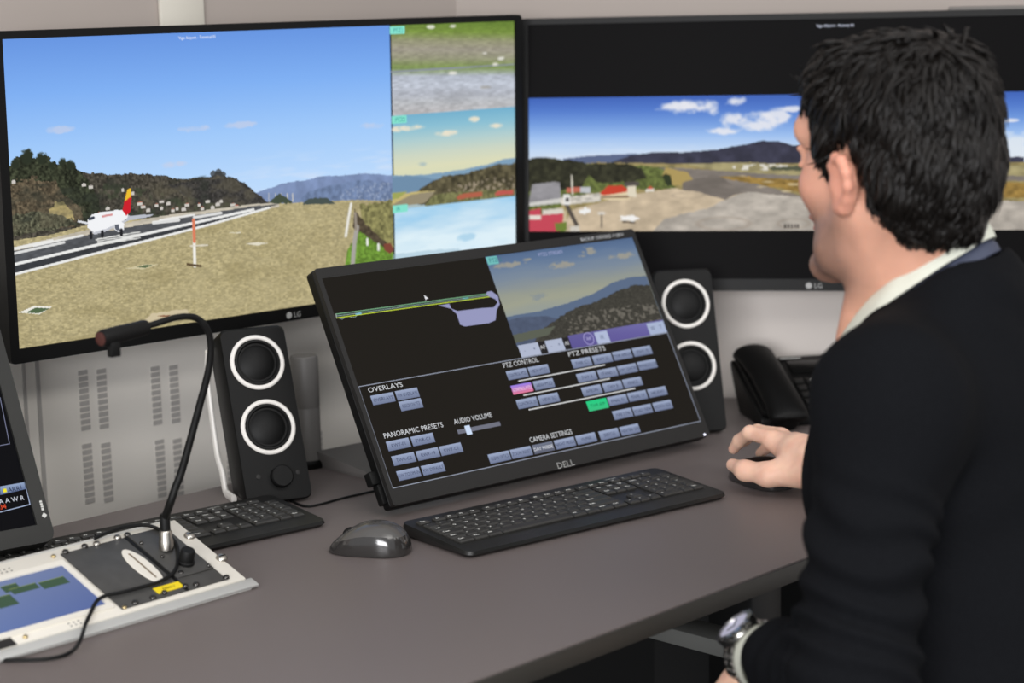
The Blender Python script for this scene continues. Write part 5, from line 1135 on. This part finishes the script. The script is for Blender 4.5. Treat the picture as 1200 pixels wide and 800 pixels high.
hair=local(mesh_np('hair',np.concatenate([V,LW]),np.concatenate([F,A(LF)+len(V)]),M_hair,man))
# eyebrows
for s_ in (-1,1):
    P=[hp(s_*x,y,z_) for x,y,z_ in ((.014,.103,.024),(.026,.102,.029),(.040,.094,.029),(.051,.083,.023))]
    o=mk('eyebrow',*tube_vf(smoothpath(P,5),.0042,8,.5),M_hair,man); local(o)

# ------------------------------------------------------------------ wristwatch on the left wrist
wc=wrL+fa*.010
ws=unit(np.cross(dn,fa)); 
wt=thing('wristwatch','steel wristwatch with ridged bezel on the left wrist of the man','watch',tuple(wc))
WM=Matrix.Scale(1.14,4)@Matrix((( *[ws[0],fa[0],dn[0]],0),( *[ws[1],fa[1],dn[1]],0),( *[ws[2],fa[2],dn[2]],0),(0,0,0,1)))
M_ws=mat('watch_steel',rgb(170,168,164),.25,1); M_wd=mat('watch_dial',rgb(206,206,228),.25,.0,noise=.08,nscale=300); M_wb=mat('watch_dark',rgb(44,43,42),.3,.5)
zt_=.0275
lathe('case',[(0,zt_),(.0185,zt_),(.0198,zt_+.002),(.0198,zt_+.006),(.0185,zt_+.0085),(.0160,zt_+.0085),(0,zt_+.008)],M_ws,wt,40,M=WM)
V=[];F=[];n=48
for i in range(n):
    a_=2*math.pi*i/n; ro=.0203 if (i//2)%2==0 else .0188
    for r_,z_ in ((ro,zt_+.0065),(ro,zt_+.0105),(.0152,zt_+.0115),(.0150,zt_+.009)): V.append((r_*math.cos(a_),r_*math.sin(a_),z_))
for i in range(n):
    j=(i+1)%n
    for k in range(3): F.append((i*4+k,j*4+k,j*4+k+1,i*4+k+1))
bz=mkbm('bezel',fix(V,F),M_ws,wt,M=WM)
for i in range(12):
    a_=2*math.pi*i/12; bm=bmesh.new(); bbox_bm(bm,.0158,-.0013,0,.0192,.0013,.0007); mkbm('bezel_mark',bm,M_wb,bz,M=WM@RZ(a_)@T(0,0,zt_+.0108))
lathe('dial',[(0,.0),(.0152,0),(.0152,.0008),(0,.0010)],M_wd,wt,32,M=WM@T(0,0,zt_+.0088))
for a_,l_ in ((.6,.008),(2.3,.011)):
    bm=bmesh.new(); bbox_bm(bm,0,-.0006,0,l_,.0006,.0004); mkbm('watch_hand',bm,M_wb,wt,M=WM@RZ(a_)@T(0,0,zt_+.0100))
lathe('crown',[(0,0),(.0028,0),(.0028,.004),(0,.004)],M_ws,wt,14,M=WM@T(0,.0195,zt_+.005)@RX(-math.pi/2))
nl_=26
for i in range(nl_):
    a_=math.pi/2+ .62+(2*math.pi-1.24)*i/(nl_-1)
    for y0,y1,m_ in ((-.0095,-.0033,M_ws),(-.003,.003,M_wb if i%2 else M_ws),(.0033,.0095,M_ws)):
        bm=bmesh.new(); bbox_bm(bm,.0290,y0,-.0031,.0322,y1,.0031,.0006,1); mkbm('bracelet_link',bm,m_,wt,M=WM@RY(-a_)@T(0,0,0))

# ------------------------------------------------------------------ the chair that carries him (below the picture's edge)
ch=thing('office_chair','black swivel chair under the seated man, mostly below the picture edge','chair',(1.745,.93,0),(0,0,.25))
prism('seat',[(x,y) for x,y in rrect(.46,.44,.07,6)],.375,.445,mat('chair_fabric',rgb(34,34,36),.9,noise=.2,nscale=200),ch,bev=.02)
lathe('column',[(0,.08),(.028,.08),(.028,.2),(.02,.2),(.02,.376),(0,.376)],M_blk,ch,20)
for i in range(5):
    a_=2*math.pi*i/5+.3
    leg=tube('leg',[(0,0,.10),(.14*math.cos(a_),.14*math.sin(a_),.09),(.28*math.cos(a_),.28*math.sin(a_),.065)],[.024,.02,.016],M_blk,ch,10)
    lathe('caster',[(0,-.012),(.024,-.012),(.027,-.006),(.027,.006),(.024,.012),(0,.012)],M_rub,leg,20,M=T(.28*math.cos(a_),.28*math.sin(a_),.027)@RZ(a_)@RY(math.pi/2)@RZ(0))
